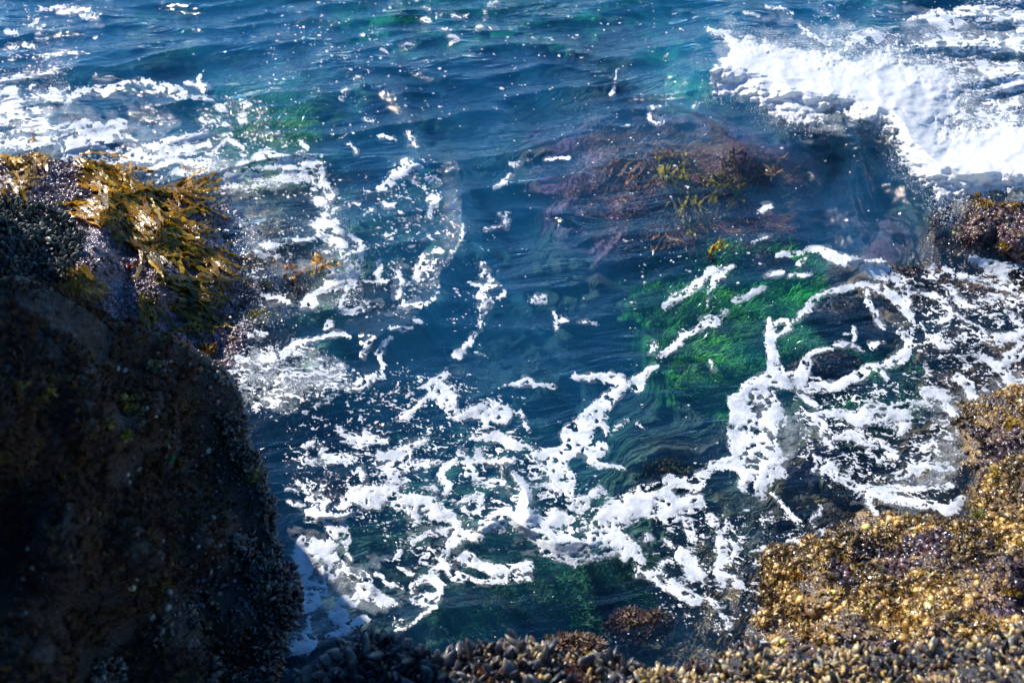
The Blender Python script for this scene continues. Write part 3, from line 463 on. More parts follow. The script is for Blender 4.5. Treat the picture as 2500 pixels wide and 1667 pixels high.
# zones of fine specks and lace: (polygon, speck amount, lace amount)
ZN = [
 (cv('D', [(1000,200),(1300,170),(1500,280),(1560,130),(1700,70),(1760,20),(2138,-60),(2800,-100),(2800,760),(1700,740),(1780,560),(1600,370),(1300,270)]), .9, .85),
 (cv('E', [(0,430),(400,380),(420,560),(240,700),(0,780),(-300,780),(-300,430)]), .9, .6),
 (cv('E', [(430,900),(700,880),(1100,760),(1500,860),(1850,920),(1900,1130),(1500,1130),(1000,1130),(700,990),(500,960)]), .8, .45),
 (cv('E', [(800,560),(1000,600),(960,800),(800,700)]), .9, .3),
 (cv('E', [(1100,560),(1450,560),(1900,900),(1500,900),(1100,760)]), .55, .15),
 (cv('E', [(1600,20),(2352,-20),(2352,700),(1700,900),(1500,500)]), .28, 0),
 (cv('E', [(0,0),(700,0),(420,380),(0,420)]), .28, .18),
 (cv('G', [(650,150),(1000,150),(1100,0),(1420,0),(1500,500),(1400,700),(1250,900),(1150,1000),(900,1000),(850,600),(850,300)]), .75, .22),
 (cv('G', [(100,330),(700,330),(760,620),(420,620),(300,700),(60,850),(0,700),(60,500)]), .8, .15),
 (cv('G', [(20,1230),(430,1120),(700,1250),(800,1330),(780,1440),(600,1500),(150,1600),(40,1400)]), .95, .7),
 (cv('G', [(600,420),(900,440),(920,640),(900,820),(820,960),(700,960),(720,760)]), .95, .35),
 (cv('G', [(20,900),(300,800),(520,900),(420,1120),(60,1180)]), .7, .1),
 (cv('F', [(0,0),(2352,0),(2352,450),(1500,600),(1000,900),(0,900)]), .09, 0),
 (cv('F', [(1000,600),(2352,400),(2352,1567),(900,1567)]), .07, 0),
 (cv('B', [(0,0),(700,0),(700,500),(0,900)]), .14, 0),
 (cv('B', [(1500,250),(2400,200),(2400,900),(1900,1150),(1650,900),(1550,500)]), .5, .5),
 (cv('B', [(1000,900),(1700,850),(1900,1100),(1850,1450),(1500,1530),(1000,1300)]), .5, .5),
 (cv('A', [(0,300),(600,100),(1200,200),(1500,600),(1100,1000),(300,1050),(0,800)]), .35, .34),
 (cv('A', [(1000,550),(1400,550),(1900,850),(1700,1150),(1000,1000)]), .35, .5),
 (cv('A', [(560,1040),(930,1020),(900,1300),(760,1350)]), .6, .45),
 (cv('C', [(0,550),(700,550),(1100,800),(700,1300),(0,1200)]), .3, .34),
 (cv('C', [(600,1180),(760,1260),(800,1400),(550,1380)]), .8, .4),
 (cv('H', [(0,300),(300,300),(420,700),(350,1000),(0,1300)]), .35, .05),
 (cv('D', [(900,0),(1500,0),(1300,170),(900,160)]), .35, .2),
]

MILK = [
 (cv('G', [(60,1260),(430,1150),(700,1230),(820,1320),(800,1420),(620,1480),(200,1567),(60,1420)]), .5),
 (cv('G', [(620,960),(900,700),(1300,0),(1420,0),(1480,450),(1350,750),(1200,1000),(880,1080),(640,1120)]), .12),
 (cv('P', [(1830,950),(1900,960),(1960,1040),(1960,1130),(1890,1180),(1840,1120)]), .35),
 (cv('I', [(330,400),(800,560),(1200,1050),(1250,1200),(900,1330),(560,1500),(300,1500)]), .38),
 (cv('E', [(0,560),(400,520),(900,600),(1000,800),(1800,1000),(1850,1120),(1200,1130),(800,980),(0,1000),(-300,1000),(-300,560)]), .42),
 (cv('D', [(350,120),(1300,120),(1700,0),(2700,-60),(2700,1300),(1700,1180),(1350,760),(900,780),(560,640),(300,560)]), .5),
 (cv('B', [(1650,950),(2000,800),(2300,700),(2300,1000),(1950,1150),(1900,1500),(1500,1560),(1250,1420),(1550,1300),(1700,1150)]), .35),
 (cv('G', [(150,500),(700,400),(850,600),(820,900),(500,900),(200,830)]), .22),
 (cv('C', [(600,1200),(760,1260),(800,1400),(540,1390)]), .6),
 (cv('A', [(560,1000),(1000,960),(1700,1000),(1900,1100),(1700,1250),(800,1330)]), .13),
]

# ------------------------------------------------------------------ water surface height
FLOW = []
for _i in range(16):
    _o = (_i - 8) * 13
    FLOW.append((cv('D', [(200 + _o, 640 + _o * .5, 0), (420 + _o * .6, 740 + _o, 0), (760, 800 + _o * 1.3, 0), (1010 - _o * .2, 960 + _o * 1.4, 0)]), 0.018 + .007 * (_i % 3), 5 + _i % 3 * 2))
    FLOW.append((cv('D', [(1150 + _o * .3, 720 + _o * .2, 0), (1130 + _o * .8, 1000, 0), (1180 + _o * 1.7, 1250, 0), (1330 + _o * 2.1, 1520, 0)]), 0.016 + .007 * (_i % 2), 5 + _i % 3 * 2))
RIDGES = FLOW + [  # (points, height in m, half width in photo px, one-sided sharpness)
 (cv('D', [(300,420,0),(450,380,0),(700,450,0),(900,520,0),(1150,560,0),(1380,640,0),(1500,820,0),(1650,960,0),(1900,1000,0),(2500,1000,0)]), 0.27, 115),
 (cv('D', [(1190,700,0),(1160,900,0),(1130,1100,0),(1130,1350,0),(1180,1440,0)]), 0.055, 34),
 (cv('D', [(0,720,0),(200,700,0),(500,760,0),(800,900,0)]), 0.05, 60),
 (cv('F', [(180,680,0),(260,800,0),(330,960,0),(350,1080,0)]), 0.05, 26),
 (cv('G', [(1480,30,0),(1530,250,0),(1520,450,0),(1440,600,0),(1370,780,0),(1290,920,0),(1100,1050,0),(960,1120,0)]), 0.06, 34),
 (cv('A', [(1300,720,0),(1370,820,0),(1380,950,0)]), 0.05, 28),
 (cv('A', [(1130,1040,0),(1280,960,0),(1420,1030,0),(1550,1120,0),(1750,1130,0)]), 0.05, 30),
 (cv('I', [(1350,1300,0),(1550,1180,0),(1800,1150,0),(2100,1180,0)]), 0.05, 30),
 (cv('A', [(0,230,0),(400,170,0),(700,100,0),(1000,170,0),(1300,200,0)]), 0.02, 40),
 (cv('I', [(520,700,0),(600,850,0)]), 0.02, 16), (cv('I', [(870,880,0),(1000,980,0)]), 0.02, 16),
 (cv('I', [(560,380,0),(700,390,0),(820,340,0)]), 0.03, 16),
 (cv('G', [(690,700,0),(800,600,0),(760,500,0)]), 0.05, 30),
]
def stroke_sdf(u, v, pts, out, fn):
    """fn(signed inside distance) merged into out where the stroke's box reaches"""
    pass
def sub(uu, vv, pts, pad):
    xs = [p[0] for p in pts]; ys = [p[1] for p in pts]
    i0, i1 = np.searchsorted(uu, [min(xs) - pad, max(xs) + pad])
    j0, j1 = np.searchsorted(vv, [min(ys) - pad, max(ys) + pad])
    return slice(max(j0 - 1, 0), j1 + 1), slice(max(i0 - 1, 0), i1 + 1)
def base_height(uu, vv):
    """water height over the grid of photo axes uu, vv"""
    U, V = np.meshgrid(uu, vv)
    P = W(U, V, 0.0); x, y = P[..., 0], P[..., 1]
    far = np.clip(1.3 - y / 30, 0.15, 1)
    c, s = math.cos(math.radians(14)), math.sin(math.radians(14))
    a, b = x * c + y * s, -x * s + y * c
    wx = fbm2(x * 0.5, y * 0.5, 2, 91) * 0.5
    sw = ss(2.6, 6.5, y)
    n = n2(a * 0.45 + wx, b * 1.35 + wx, 1)
    h = 0.060 * (1 - 2 * np.abs(n)) * (0.15 + 0.85 * sw) * far * ss(40, 15, y)
    n = n2(a * 1.2 + 7, b * 3.1 + wx * 2, 2)
    h += 0.020 * (1 - 2 * np.abs(n)) * (0.25 + 0.75 * sw) * ss(26, 12, y)
    h += 0.009 * n2(a * 2.0, b * 6.5 + wx * 3, 3) * (0.15 + 0.85 * sw) * ss(18, 9, y)
    h += 0.014 * fbm2(x * 1.6, y * 1.6, 3, 4)
    js, is_ = sub(uu, vv, WAVE_POLY, 120)
    e = ss(-60, 40, sd_poly(U[js, is_], V[js, is_], WAVE_POLY))
    h[js, is_] *= 1 - .93 * e
    wu = fbm2(U / 90, V / 90, 2, 41) * 10; wv = fbm2(U / 90 + 9, V / 90, 2, 42) * 10
    for pts, hh, wd in RIDGES:
        js, is_ = sub(uu, vv, pts, wd * 3.2 + 12)
        u, v = U[js, is_] + wu[js, is_], V[js, is_] + wv[js, is_]
        if u.size == 0: continue
        d = np.full(u.shape, 1e9)
        for i in range(len(pts) - 1):
            d = np.minimum(d, seg(u, v, pts[i][0], pts[i][1], pts[i + 1][0], pts[i + 1][1])[0])
        q = d / wd
        h[js, is_] += hh * (0.6 * np.exp(-q * q) + 0.4 * np.exp(-np.abs(q) * 2.2))
    return U, V, h
def axis(segs):
    out = []
    for a, b, st in segs:
        out.append(np.arange(a, b, st))
    return np.unique(np.concatenate(out))

def build_water():
    uu = axis([(-1500, -60, 24), (-60, 2560, 3.6), (2560, 4000, 24)])
    vv = axis([(-900, -380, 12), (-380, -60, 8), (-60, 1740, 3.6), (1740, 2700, 24)])
    U, V, h = base_height(uu, vv)
    P = W(U, V, h)
    nv, nu = U.shape
    idx = np.arange(nu * nv).reshape(nv, nu)
    F = np.stack([idx[:-1, :-1], idx[1:, :-1], idx[1:, 1:], idx[:-1, 1:]], -1).reshape(-1, 4)
    V3 = P.reshape(-1, 3)
    # sides and bottom close the body of water
    bd = np.concatenate([idx[0, :-1], idx[:-1, -1], idx[-1, :0:-1], idx[:0:-1, 0]])
    low = V3[bd].copy(); low[:, 2] = -4.0
    n0 = len(V3); nb = len(bd)
    r = np.arange(nb); r2 = (r + 1) % nb
    side = np.stack([bd, bd[r2], n0 + r2, n0 + r], -1)
    cen = n0 + nb
    V3 = np.concatenate([V3, low, [[0.5, 4, -4.0]]])
    bot = np.stack([n0 + r, n0 + r2, np.full(nb, cen)], -1)
    me = new_mesh('water', V3, [F, side, bot])
    rough = np.full(U.shape, 0.25)
    for poly, sp, la in ZN:
        js, is_ = sub(uu, vv, poly, 4)
        m = inpoly(U[js, is_], V[js, is_], poly)
        rough[js, is_] = np.where(m, np.maximum(rough[js, is_], 0.25 + 0.75 * sp), rough[js, is_])
    set_f(me, np.concatenate([rough.ravel(), np.zeros(nb + 1)]), 'rough')
    return obj('water', me, MAT_WATER, kind='structure', label='blue green sea water surging in the rocky inlet')
build_water()

# ------------------------------------------------------------------ foam field
def foam_field(uu, vv):
    U, V = np.meshgrid(uu, vv)
    wu = fbm2(U / 48, V / 38, 2, 51) * 4.5 + n2(U / 13, V / 11, 52) * 1.4
    wv = fbm2(U / 48 + 40, V / 38, 2, 53) * 4 + n2(U / 13, V / 11 + 30, 54) * 1.2
    Q = np.full(U.shape, -60.0)
    for r in ST:
        for pts in ST[r]:
            pts = cv(r, pts)
            mw = max(p[2] for p in pts)
            js, is_ = sub(uu, vv, pts, mw + 30)
            u, v = U[js, is_] + wu[js, is_], V[js, is_] + wv[js, is_]
            if u.size == 0: continue
            q = Q[js, is_]
            for i in range(len(pts) - 1):
                d, t = seg(u, v, pts[i][0], pts[i][1], pts[i + 1][0], pts[i + 1][1])
                q = np.maximum(q, pts[i][2] * (1 - t) + pts[i + 1][2] * t - d)
            Q[js, is_] = q
    for r in PG:
        for poly in PG[r]:
            poly = cv(r, poly); js, is_ = sub(uu, vv, poly, 30)
            Q[js, is_] = np.maximum(Q[js, is_], sd_poly(U[js, is_] + wu[js, is_], V[js, is_] + wv[js, is_], poly))
    for r in HOLES:
        for hq in HOLES[r]:
            if hq[0] == 'p':
                poly = cv(r, hq[1]); js, is_ = sub(uu, vv, poly, 30)
                Q[js, is_] = np.minimum(Q[js, is_], -sd_poly(U[js, is_] + wu[js, is_], V[js, is_] + wv[js, is_], poly))
            else:
                (cx, cy_, a, b), = cv(r, [hq[1:]])
                js, is_ = sub(uu, vv, [(cx, cy_)], max(a, b) * 2)
                d = np.hypot((U[js, is_] + wu[js, is_] - cx) / a, (V[js, is_] + wv[js, is_] - cy_) / b)
                Q[js, is_] = np.where(d < 1.6, np.minimum(Q[js, is_], (d - 1) * min(a, b)), Q[js, is_])
    # holes and frayed rims inside the traced patches
    d1, d2, idn = worley(U / 15 + wu * 0.02, V / 11 + wv * 0.02, 61)
    big = fbm2(U / 70, V / 55, 2, 62)
    hole = (0.34 + 0.30 * (big > 0.12) - d1 - .30 * fbm2(U / 9, V / 7, 3, 93)) * 16
    Q = np.where((idn < 0.16 + 0.35 * (big > 0.15)) & (Q > 3.5), np.minimum(Q, -hole + 0.0), Q)
    Q += fbm2(U / 11, V / 9, 4, 63, 0.65) * 2.1 * ss(-14, 0, Q) + 1.2
    Q0 = Q.copy()
    for sx, sy, aa, sd_ in ((13, 9, 3.4, 91), (30, 20, 4.6, 92)):
        d1, d2, idn = worley(U / sx + wu * .12, V / sy + wv * .12, sd_)
        wall = 1 - ss(0.02, .34, d2 - d1)
        on = ss(-.25, .35, fbm2(U / 85, V / 60, 2, sd_ + 5))
        Q = Q + on * aa * 1.35 * (wall - .62) * ss(-9, -2, Q) * (1 - .6 * ss(10, 26, Q0))
    # thin torn filaments just outside the solid patches
    fil = 1 - np.abs(fbm2(U / 20 + wu * .1, V / 13 + wv * .1, 3, 68)) * 2.6
    Q = np.maximum(Q, np.where((Q > -15) & (Q < 1), (fil - 0.78 - 0.03 * np.clip(-Q, 0, 20)) * 9, -9))
    # fine lace and specks
    sp = np.zeros(U.shape); la = np.zeros(U.shape)
    for poly, s, l in ZN:
        js, is_ = sub(uu, vv, poly, 60)
        e = ss(-35, 35, sd_poly(U[js, is_] + wu[js, is_] * 3, V[js, is_] + wv[js, is_] * 3, poly))
        sp[js, is_] = np.maximum(sp[js, is_], s * e); la[js, is_] = np.maximum(la[js, is_], l * e)
    sp = np.maximum(sp, 0.015)
    patch = 1.7 * ss(.62, .98, 1 - np.abs(fbm2(U / 130 + wu * .02, V / 75, 2, 64)) * 1.3) + .25 * fbm2(U / 60, V / 40, 2, 74) + .02
    for k, (sx, sy, mr) in enumerate(((9, 6, .30), (17, 10, .28), (34, 20, .2))):
        d1, d2, idn = worley(U / sx + wu * .05, V / sy + wv * .05, 70 + k)
        pr = np.clip(sp * (0.25 + patch), 0, 1) * (0.75, 0.55, 0.35)[k]
        rad = mr * (0.5 + idn / np.maximum(pr, 1e-3) * 0.6)
        Q = np.maximum(Q, np.where(idn < pr, (rad * (1 + .35 * fbm2(U / 5, V / 4, 1, 75)) - d1) * sy * 0.8, -9))
    n = 1 - np.abs(fbm2(U / 42 + wu * .06, V / 17 + wv * .06, 4, 65)) * 1.9
    n2_ = 0.5 + fbm2(U / 60, V / 30, 2, 66)
    lq = (n - (1.02 - 0.62 * la * np.clip(n2_ + 0.25, 0, 1.2))) * 14
    Q = np.maximum(Q, np.where(la > 0.02, lq, -9))
    milk = np.zeros(U.shape); mn = fbm2(U / 95, V / 60, 4, 88)
    for poly, s in MILK:
        js, is_ = sub(uu, vv, poly, 60)
        e = ss(-30, 60, sd_poly(U[js, is_] + wu[js, is_] * 4, V[js, is_] + wv[js, is_] * 4, poly) + 60 * mn[js, is_] - 12)
        milk[js, is_] = np.maximum(milk[js, is_], s * e)
    milk = np.maximum(milk, .16 * ss(-15, 2, Q0 + 5 * mn))
    milk = milk * np.clip(.75 + .7 * fbm2(U / 38, V / 20, 3, 69), 0, 1.3)
    # the crest of the breaking wave
    js, is_ = sub(uu, vv, WAVE_POLY, 60)
    sdw = sd_poly(U[js, is_] + wu[js, is_] * 1.6, V[js, is_] + wv[js, is_] * 1.6, WAVE_POLY)
    wq = np.full(U.shape, -60.0); wq[js, is_] = sdw
    fr = wq + fbm2(U / 20, V / 14, 5, 67, 0.62) * 13
    return U, V, Q, fr, milk

def clip_mesh(U, V, P, Q, extra):
    """the part of the grid where Q > 0, cut along its contour"""
    nv, nu = U.shape
    idx = np.arange(nu * nv).reshape(nv, nu)
    a, b, c, d = idx[:-1, :-1].ravel(), idx[1:, :-1].ravel(), idx[1:, 1:].ravel(), idx[:-1, 1:].ravel()
    T = np.concatenate([np.stack([a, b, c], -1), np.stack([a, c, d], -1)])
    q = Q.ravel(); ins = q > 0
    k = ins[T].sum(1)
    full = T[k == 3]
    tris = [full]; nkeys = []
    NV = nu * nv
    def rot(t, val):   # rotate so the odd vertex is first
        m = ins[t] == val
        f = m.argmax(1)
        r = np.arange(len(t))
        return np.stack([t[r, f], t[r, (f + 1) % 3], t[r, (f + 2) % 3]], -1)
    t1 = rot(T[k == 1], True); t2 = rot(T[k == 2], False)
    def ek(x, y): return np.minimum(x, y) * NV + np.maximum(x, y)
    keys = np.concatenate([ek(t1[:, 0], t1[:, 1]), ek(t1[:, 0], t1[:, 2]), ek(t2[:, 0], t2[:, 1]), ek(t2[:, 0], t2[:, 2])])
    uk, inv = np.unique(keys, return_inverse=True)
    inv = inv + NV
    n1, n2c = len(t1), len(t2)
    e01, e02, g01, g02 = inv[:n1], inv[n1:2 * n1], inv[2 * n1:2 * n1 + n2c], inv[2 * n1 + n2c:]
    tris += [np.stack([t1[:, 0], e01, e02], -1), np.stack([g01, t2[:, 1], t2[:, 2]], -1), np.stack([g01, t2[:, 2], g02], -1)]
    lo, hi = uk // NV, uk % NV
    w_ = (q[lo] / (q[lo] - q[hi]))[:, None]
    P = P.reshape(-1, 3)
    Vx = np.concatenate([P, P[lo] * (1 - w_) + P[hi] * w_])
    E = [np.concatenate([e.ravel(), (e.ravel()[lo] * (1 - w_[:, 0]) + e.ravel()[hi] * w_[:, 0])]) for e in extra]
    F = np.concatenate(tris)
    used = np.zeros(len(Vx), bool); used[F] = True
    new = np.cumsum(used) - 1
    return Vx[used], new[F], [e[used] for e in E]

def build_foam():
    uu = axis([(-420, -60, 6), (-60, 2560, 2.3), (2560, 3000, 6)])
    vv = axis([(-200, -30, 6), (-30, 1690, 2.3), (1690, 1760, 6)])
    U, V, h = base_height(uu, vv)
    U, V, Q, fr, milk = foam_field(uu, vv)
    Pw = W(U, V, 0.0); x, y = Pw[..., 0], Pw[..., 1]
    q = np.clip(Q, 0, 60)
    th = 0.004 + 0.004 * (1 - np.exp(-q / 9)) + 0.0012 * ss(0, 6, q) * fbm2(x * 14, y * 14, 2, 81)
    den = 0.42 + 0.75 * ss(0, 4.5, q) - 0.62 * ss(.05, .75, fbm2(U / 30, V / 22, 4, 89, .6))
    P = W(U, V, h + th)
    Qf = np.where(fr > 3, -5, Q)
    # milky film of fine bubbles: its own faint layer just under the foam
    Vx, F, (dn,) = clip_mesh(U[::2, ::2], V[::2, ::2], W(U, V, h + .0025)[::2, ::2], (milk - .10)[::2, ::2], [milk[::2, ::2]])
    me = new_mesh('bubble_film', Vx, F); set_f(me, dn, 'den')
    obj('bubble_film', me, MAT_FILM, kind='stuff', label='thin milky film of fine bubbles in the churned water', cat='foam')
    Vx, F, (dn,) = clip_mesh(U, V, P, Qf, [den])
    me = new_mesh('foam', Vx, F); set_f(me, dn, 'den')
    obj('foam', me, MAT_FOAM, kind='stuff', label='white lacy foam streaks and patches drifting on the water', cat='foam')
    # breaking crest: lumpy, several centimetres thick
    lump = 0.032 * ss(0, 60, fr) * np.clip(.4 + fbm2(U / 90, V / 60, 3, 85), 0, 2) + 0.014 * ss(0, 40, fr) * (1 - np.abs(fbm2(x * 1.7, y * 1.7, 2, 82))) + 0.014 * ss(0, 14, fr) * (1 - np.abs(fbm2(x * 4, y * 4, 3, 83, 0.45)) * 1.2)
    P = W(U, V, h + 0.006 + lump)
    dens = 0.25 + 0.6 * ss(0, 16, fr) + 0.3 * ss(20, 60, fr)
    Vx, F, (dn,) = clip_mesh(U, V, P, fr, [dens])
    me = new_mesh('whitewater', Vx, F); set_f(me, dn, 'den')
    obj('whitewater', me, MAT_CREST, kind='stuff', label='thick white crest of the small wave breaking at the upper right', cat='breaking wave')
    return U, V, fr
FU, FV, FR = build_foam()

# ------------------------------------------------------------------ seabed
BED = [(0,100,-.9),(600,100,-.75),(1250,60,-.6),(1250,220,-.9),(900,60,-.55),(1800,60,-.8),(1250,560,-0.9),(1200,760,-1.0),(1000,900,-1.0),(900,1150,-.9),(1300,1200,-.75),(1200,1450,-.45),(800,1450,-.5),
 (1650,430,-.17),(1500,400,-.20),(1800,450,-.17),(1700,560,-.2),(1560,500,-.2),(1400,470,-.26),(1380,600,-.4),(1900,540,-.24),(1500,300,-.38),(1350,420,-.34),(1950,430,-.3),(1700,310,-.3),(1650,850,-.40),(1600,700,-.48),(1900,680,-.34),(1450,1440,-.34),(1480,900,-.9),(1400,1050,-.9),
 (2050,820,-.35),(2150,850,-.32),(2300,700,-.10),(2450,700,-.06),(2400,900,-.12),(2100,1150,-.3),(2200,1250,-.12),(2000,1350,-.2),(1850,1500,-.2),(2250,1150,-.12),(2150,650,-.2),(2050,560,-.4),(2000,480,-.5),(2120,480,-.5),(2220,580,-.25),(2450,480,-.15),
 (650,560,-.05),(700,700,-.10),(620,640,-.03),(620,850,-.08),(700,850,-.35),(720,780,-.2),(640,500,-.1),(780,600,-.4),(1600,1150,-.40),(1750,1300,-.4),(200,100,-.8),(300,250,-.6),(1900,100,-1.3),(2200,200,-.9),(2300,350,-.6),
 (700,1300,-.7),(300,400,-.5),(-200,300,-.6),(2700,1300,-.1),(2700,600,-.3),(2700,200,-1.0),(1300,1600,-.5),(1000,420,-.9),(-400,1000,-.7),(-400,1800,-.7),(1250,-300,-.9),(1250,2200,-.6),(2900,2200,-.5)]
def bed_z(U, V):
    P = W(U, V, -0.5); x, y = P[..., 0], P[..., 1]
    z = idw(U, V, BED, 3.2)
    r = fbm2(x * 2.2, y * 2.2, 4, 21)
    d1, d2, _ = worley(x * 2.6 + 0.3 * r, y * 2.6, 22)
    k = ss(0.02, 0.5, -z)
    z = z + k * (0.10 * r + 0.10 * (0.55 - d1)) + 0.02 * fbm2(x * 12, y * 12, 3, 23) * ss(0.0, .12, -z + .05)
    return np.minimum(z, -0.01)
BEDC = [([(520,120),(1000,250),(1100,500),(1060,900),(900,1100),(640,950),(780,600),(560,380)], (.12,.24,.13), .75),
 ([(700,1050),(1500,1050),(1700,1250),(1600,1420),(1100,1400),(750,1300)], (.07,.15,.09), .7),
 ([(1340,340),(1500,290),(1700,290),(1950,380),(2120,560),(1950,640),(1500,660),(1300,500)], (.28,.08,.18), .85),
 ([(1450,340),(1700,330),(1850,450),(1700,600),(1520,560)], (.30,.14,.045), .6),
 ([(1530,680),(1700,610),(1980,630),(2010,760),(1930,860),(1800,990),(1620,980),(1540,820)], (.02,.30,.02), .95),
 ([(1900,830),(2060,850),(2240,880),(2240,990),(2050,1000),(1900,960)], (.03,.16,.03), .7),
 ([(1060,1460),(1250,1400),(1500,1390),(1580,1470),(1400,1600),(1080,1600)], (.008,.075,.016), .9),
 ([(760,-160),(1500,-160),(1420,70),(1150,110),(850,80)], (.05,.55,.08), .9), ([(500,180),(620,200),(760,290),(720,390),(600,380)], (.03,.26,.06), .7),
 ([(1500,-60),(2200,-60),(2150,140),(1650,240)], (.04,.42,.14), .8),
 ([(1950,600),(2500,600),(2560,900),(2300,950),(2100,760)], (.22,.10,.06), .7),
 ([(2050,440),(2200,560),(2200,640),(2000,640),(1950,500)], (.08,.035,.08), .8)]
def build_bed():
    uu = axis([(-1500, -60, 40), (-60, 2560, 6.5), (2560, 4000, 40)])
    vv = axis([(-860, -60, 20), (-60, 1740, 6.5), (1740, 2600, 40)])
    U, V = np.meshgrid(uu, vv)
    z = bed_z(U, V)
    P = W(U, V, z)
    nv, nu = U.shape; idx = np.arange(nu * nv).reshape(nv, nu)
    F = np.stack([idx[:-1, :-1], idx[1:, :-1], idx[1:, 1:], idx[:-1, 1:]], -1).reshape(-1, 4)
    me = new_mesh('seabed', P.reshape(-1, 3), F)
    shallow = ss(-.5, -.12, z)
    brown = np.array([0.15, 0.085, 0.045]); dark = np.array([0.05, 0.075, 0.06]); purple = np.array([0.09, 0.04, 0.075]); gold = np.array([.26, .16, .05])
    P2 = P; n1 = fbm2(P2[..., 0] * 3, P2[..., 1] * 3, 4, 31); nb = fbm2(P2[..., 0] * 7, P2[..., 1] * 7, 3, 32)
    c = dark + (brown - dark) * (shallow * 0.9)[..., None]
    c = c + (purple - c) * (ss(0.05, .6, n1) * (0.3 + .6 * shallow))[..., None]
    c = c + (gold - c) * (ss(0.15, .7, nb) * shallow)[..., None]
    for poly, cc, wt in BEDC:
        e = ss(-60, 30, sd_poly(U, V, poly) + n1 * 45) * wt
        c = c + (np.array(cc) * np.exp(.5 * nb)[..., None] - c) * e[..., None]
    set_col(me, np.clip(c.reshape(-1, 3), 0, 1))
    obj('seabed', me, attr_material('seabed_rock', 0.6, 0, 0, 40, 0.8, 0.02, 0.7), kind='structure', label='dark rocky seabed under the clear water')
build_bed()

# ------------------------------------------------------------------ rocks
def loft(center, rim, ctrl, nth, nin, round_r=0.12, base=-1.4, amp=0.03, scale=3.0, seed=0, flare=0.25, lump=0.0):
    """rock surface: rings from centre to rim, then rounded over and down below the water"""
    rim = np.array(rim, float)
    q = np.concatenate([rim, rim[:1]])
    L = np.concatenate([[0], np.cumsum(np.hypot(np.diff(q[:, 0]), np.diff(q[:, 1])))])
    s = np.linspace(0, L[-1], nth, endpoint=False)
    ru, rv, rz = [np.interp(s, L, q[:, i]) for i in range(3)]
    C = [tuple(r) for r in rim] + list(ctrl)
    t = np.linspace(0, 1, nin + 1)[:, None] ** 0.75
    U = center[0] + (ru - center[0]) * t; V = center[1] + (rv - center[1]) * t
    Z = idw(U, V, C, 3.0)
    Z[-1] = rz
    k = (t ** 6); Z = Z * (1 - k) + rz * k
    P = W(U, V, Z)
    R = P[-1]
    tan = np.roll(R, -3, 0) - np.roll(R, 3, 0)
    nrm = np.stack([tan[:, 1], -tan[:, 0]], -1); nrm /= np.linalg.norm(nrm, axis=1, keepdims=True) + 1e-9
    cen = P[0].mean(0)[:2]
    if ((R[:, :2] - cen) * nrm).sum() < 0: nrm = -nrm
    rows = [P]
    ks = max(nth // 40, 3)
    kern = np.ones(ks) / ks
    nrm = np.stack([np.convolve(np.concatenate([nrm[-ks:, i], nrm[:, i], nrm[:ks, i]]), kern, 'same')[ks:-ks] for i in (0, 1)], -1)
    for a in np.linspace(0.12, 1.4, 14):
        r = R.copy(); r[:, :2] += nrm * (round_r * math.sin(a)); r[:, 2] -= round_r * (1 - math.cos(a)); rows.append(r[None])
    last = rows[-1][0]
    for f in np.linspace(0.04, 1, 24):
        r = last.copy(); r[:, 2] = last[:, 2] + (base - last[:, 2]) * f; r[:, :2] += nrm * flare * f; rows.append(r[None])
    P = np.concatenate(rows)
    # displacement along the surface normal
    du = np.roll(P, -1, 1) - np.roll(P, 1, 1); dv = np.empty_like(P); dv[1:-1] = P[2:] - P[:-2]; dv[0] = P[1] - P[0]; dv[-1] = P[-1] - P[-2]
    N = np.cross(du, dv); N /= np.linalg.norm(N, axis=-1, keepdims=True) + 1e-12
    if N[nin // 2, :, 2].mean() < 0: N = -N
    N[0] = (0, 0, 1)
    D = amp * fbm3(P, scale, 6, seed, 0.52)
    if lump:
        w1, _, _ = worley(P[..., 0] * 14 + P[..., 2] * 5, P[..., 1] * 14 + P[..., 2] * 7, seed)
        D = D + lump * (0.5 - w1)
    P = P + N * D[..., None]
    P[0] = P[0].mean(0)
    nr = len(P); idx = np.arange(nr * nth).reshape(nr, nth); nx = np.roll(idx, -1, 1)
    F = np.stack([idx[:-1], idx[1:], nx[1:], nx[:-1]], -1).reshape(-1, 4)
    Vx = P.reshape(-1, 3)
    # outward orientation
    Ft = F[: nin * nth]
    if np.cross(Vx[Ft[:, 2]] - Vx[Ft[:, 0]], Vx[Ft[:, 3]] - Vx[Ft[:, 1]])[:, 2].sum() < 0: F = F[:, ::-1]
    return Vx, F
def sample(Vx, F, n, mask=None, zmin=-0.02, inview=True):
    """n random points on a quad mesh: position, normal, photo position"""
    a, b, c, d = [Vx[F[:, i]] for i in range(4)]
    cen = (a + b + c + d) / 4
    nr = np.cross(c - a, d - b); ar = np.linalg.norm(nr, axis=1) + 1e-12
    nr = nr / ar[:, None]
    u, v = PX(cen)
    w_ = ar.copy(); w_[cen[:, 2] < zmin] = 0
    if inview: w_[(u < -250) | (u > 2750) | (v > 1850) | (v < -100)] = 0
    if mask is not None: w_ = w_ * mask(u, v, cen)
    w_ = w_ / w_.sum()
    k = RNG.choice(len(F), n, p=w_)
    r = RNG.random((n, 2, 1))
    p = (a[k] * (1 - r[:, 0]) + b[k] * r[:, 0]) * (1 - r[:, 1]) + (d[k] * (1 - r[:, 0]) + c[k] * r[:, 0]) * r[:, 1]
    return p, nr[k], u[k], v[k]
def frames(N, jitter=0.5):
    """random rotation matrices with z near N; columns x, y, z"""
    z = N + RNG.normal(0, jitter, N.shape); z /= np.linalg.norm(z, axis=1, keepdims=True)
    x = np.cross(z, RNG.normal(0, 1, N.shape)); x /= np.linalg.norm(x, axis=1, keepdims=True)
    y = np.cross(z, x)
    return np.stack([x, y, z], -1)
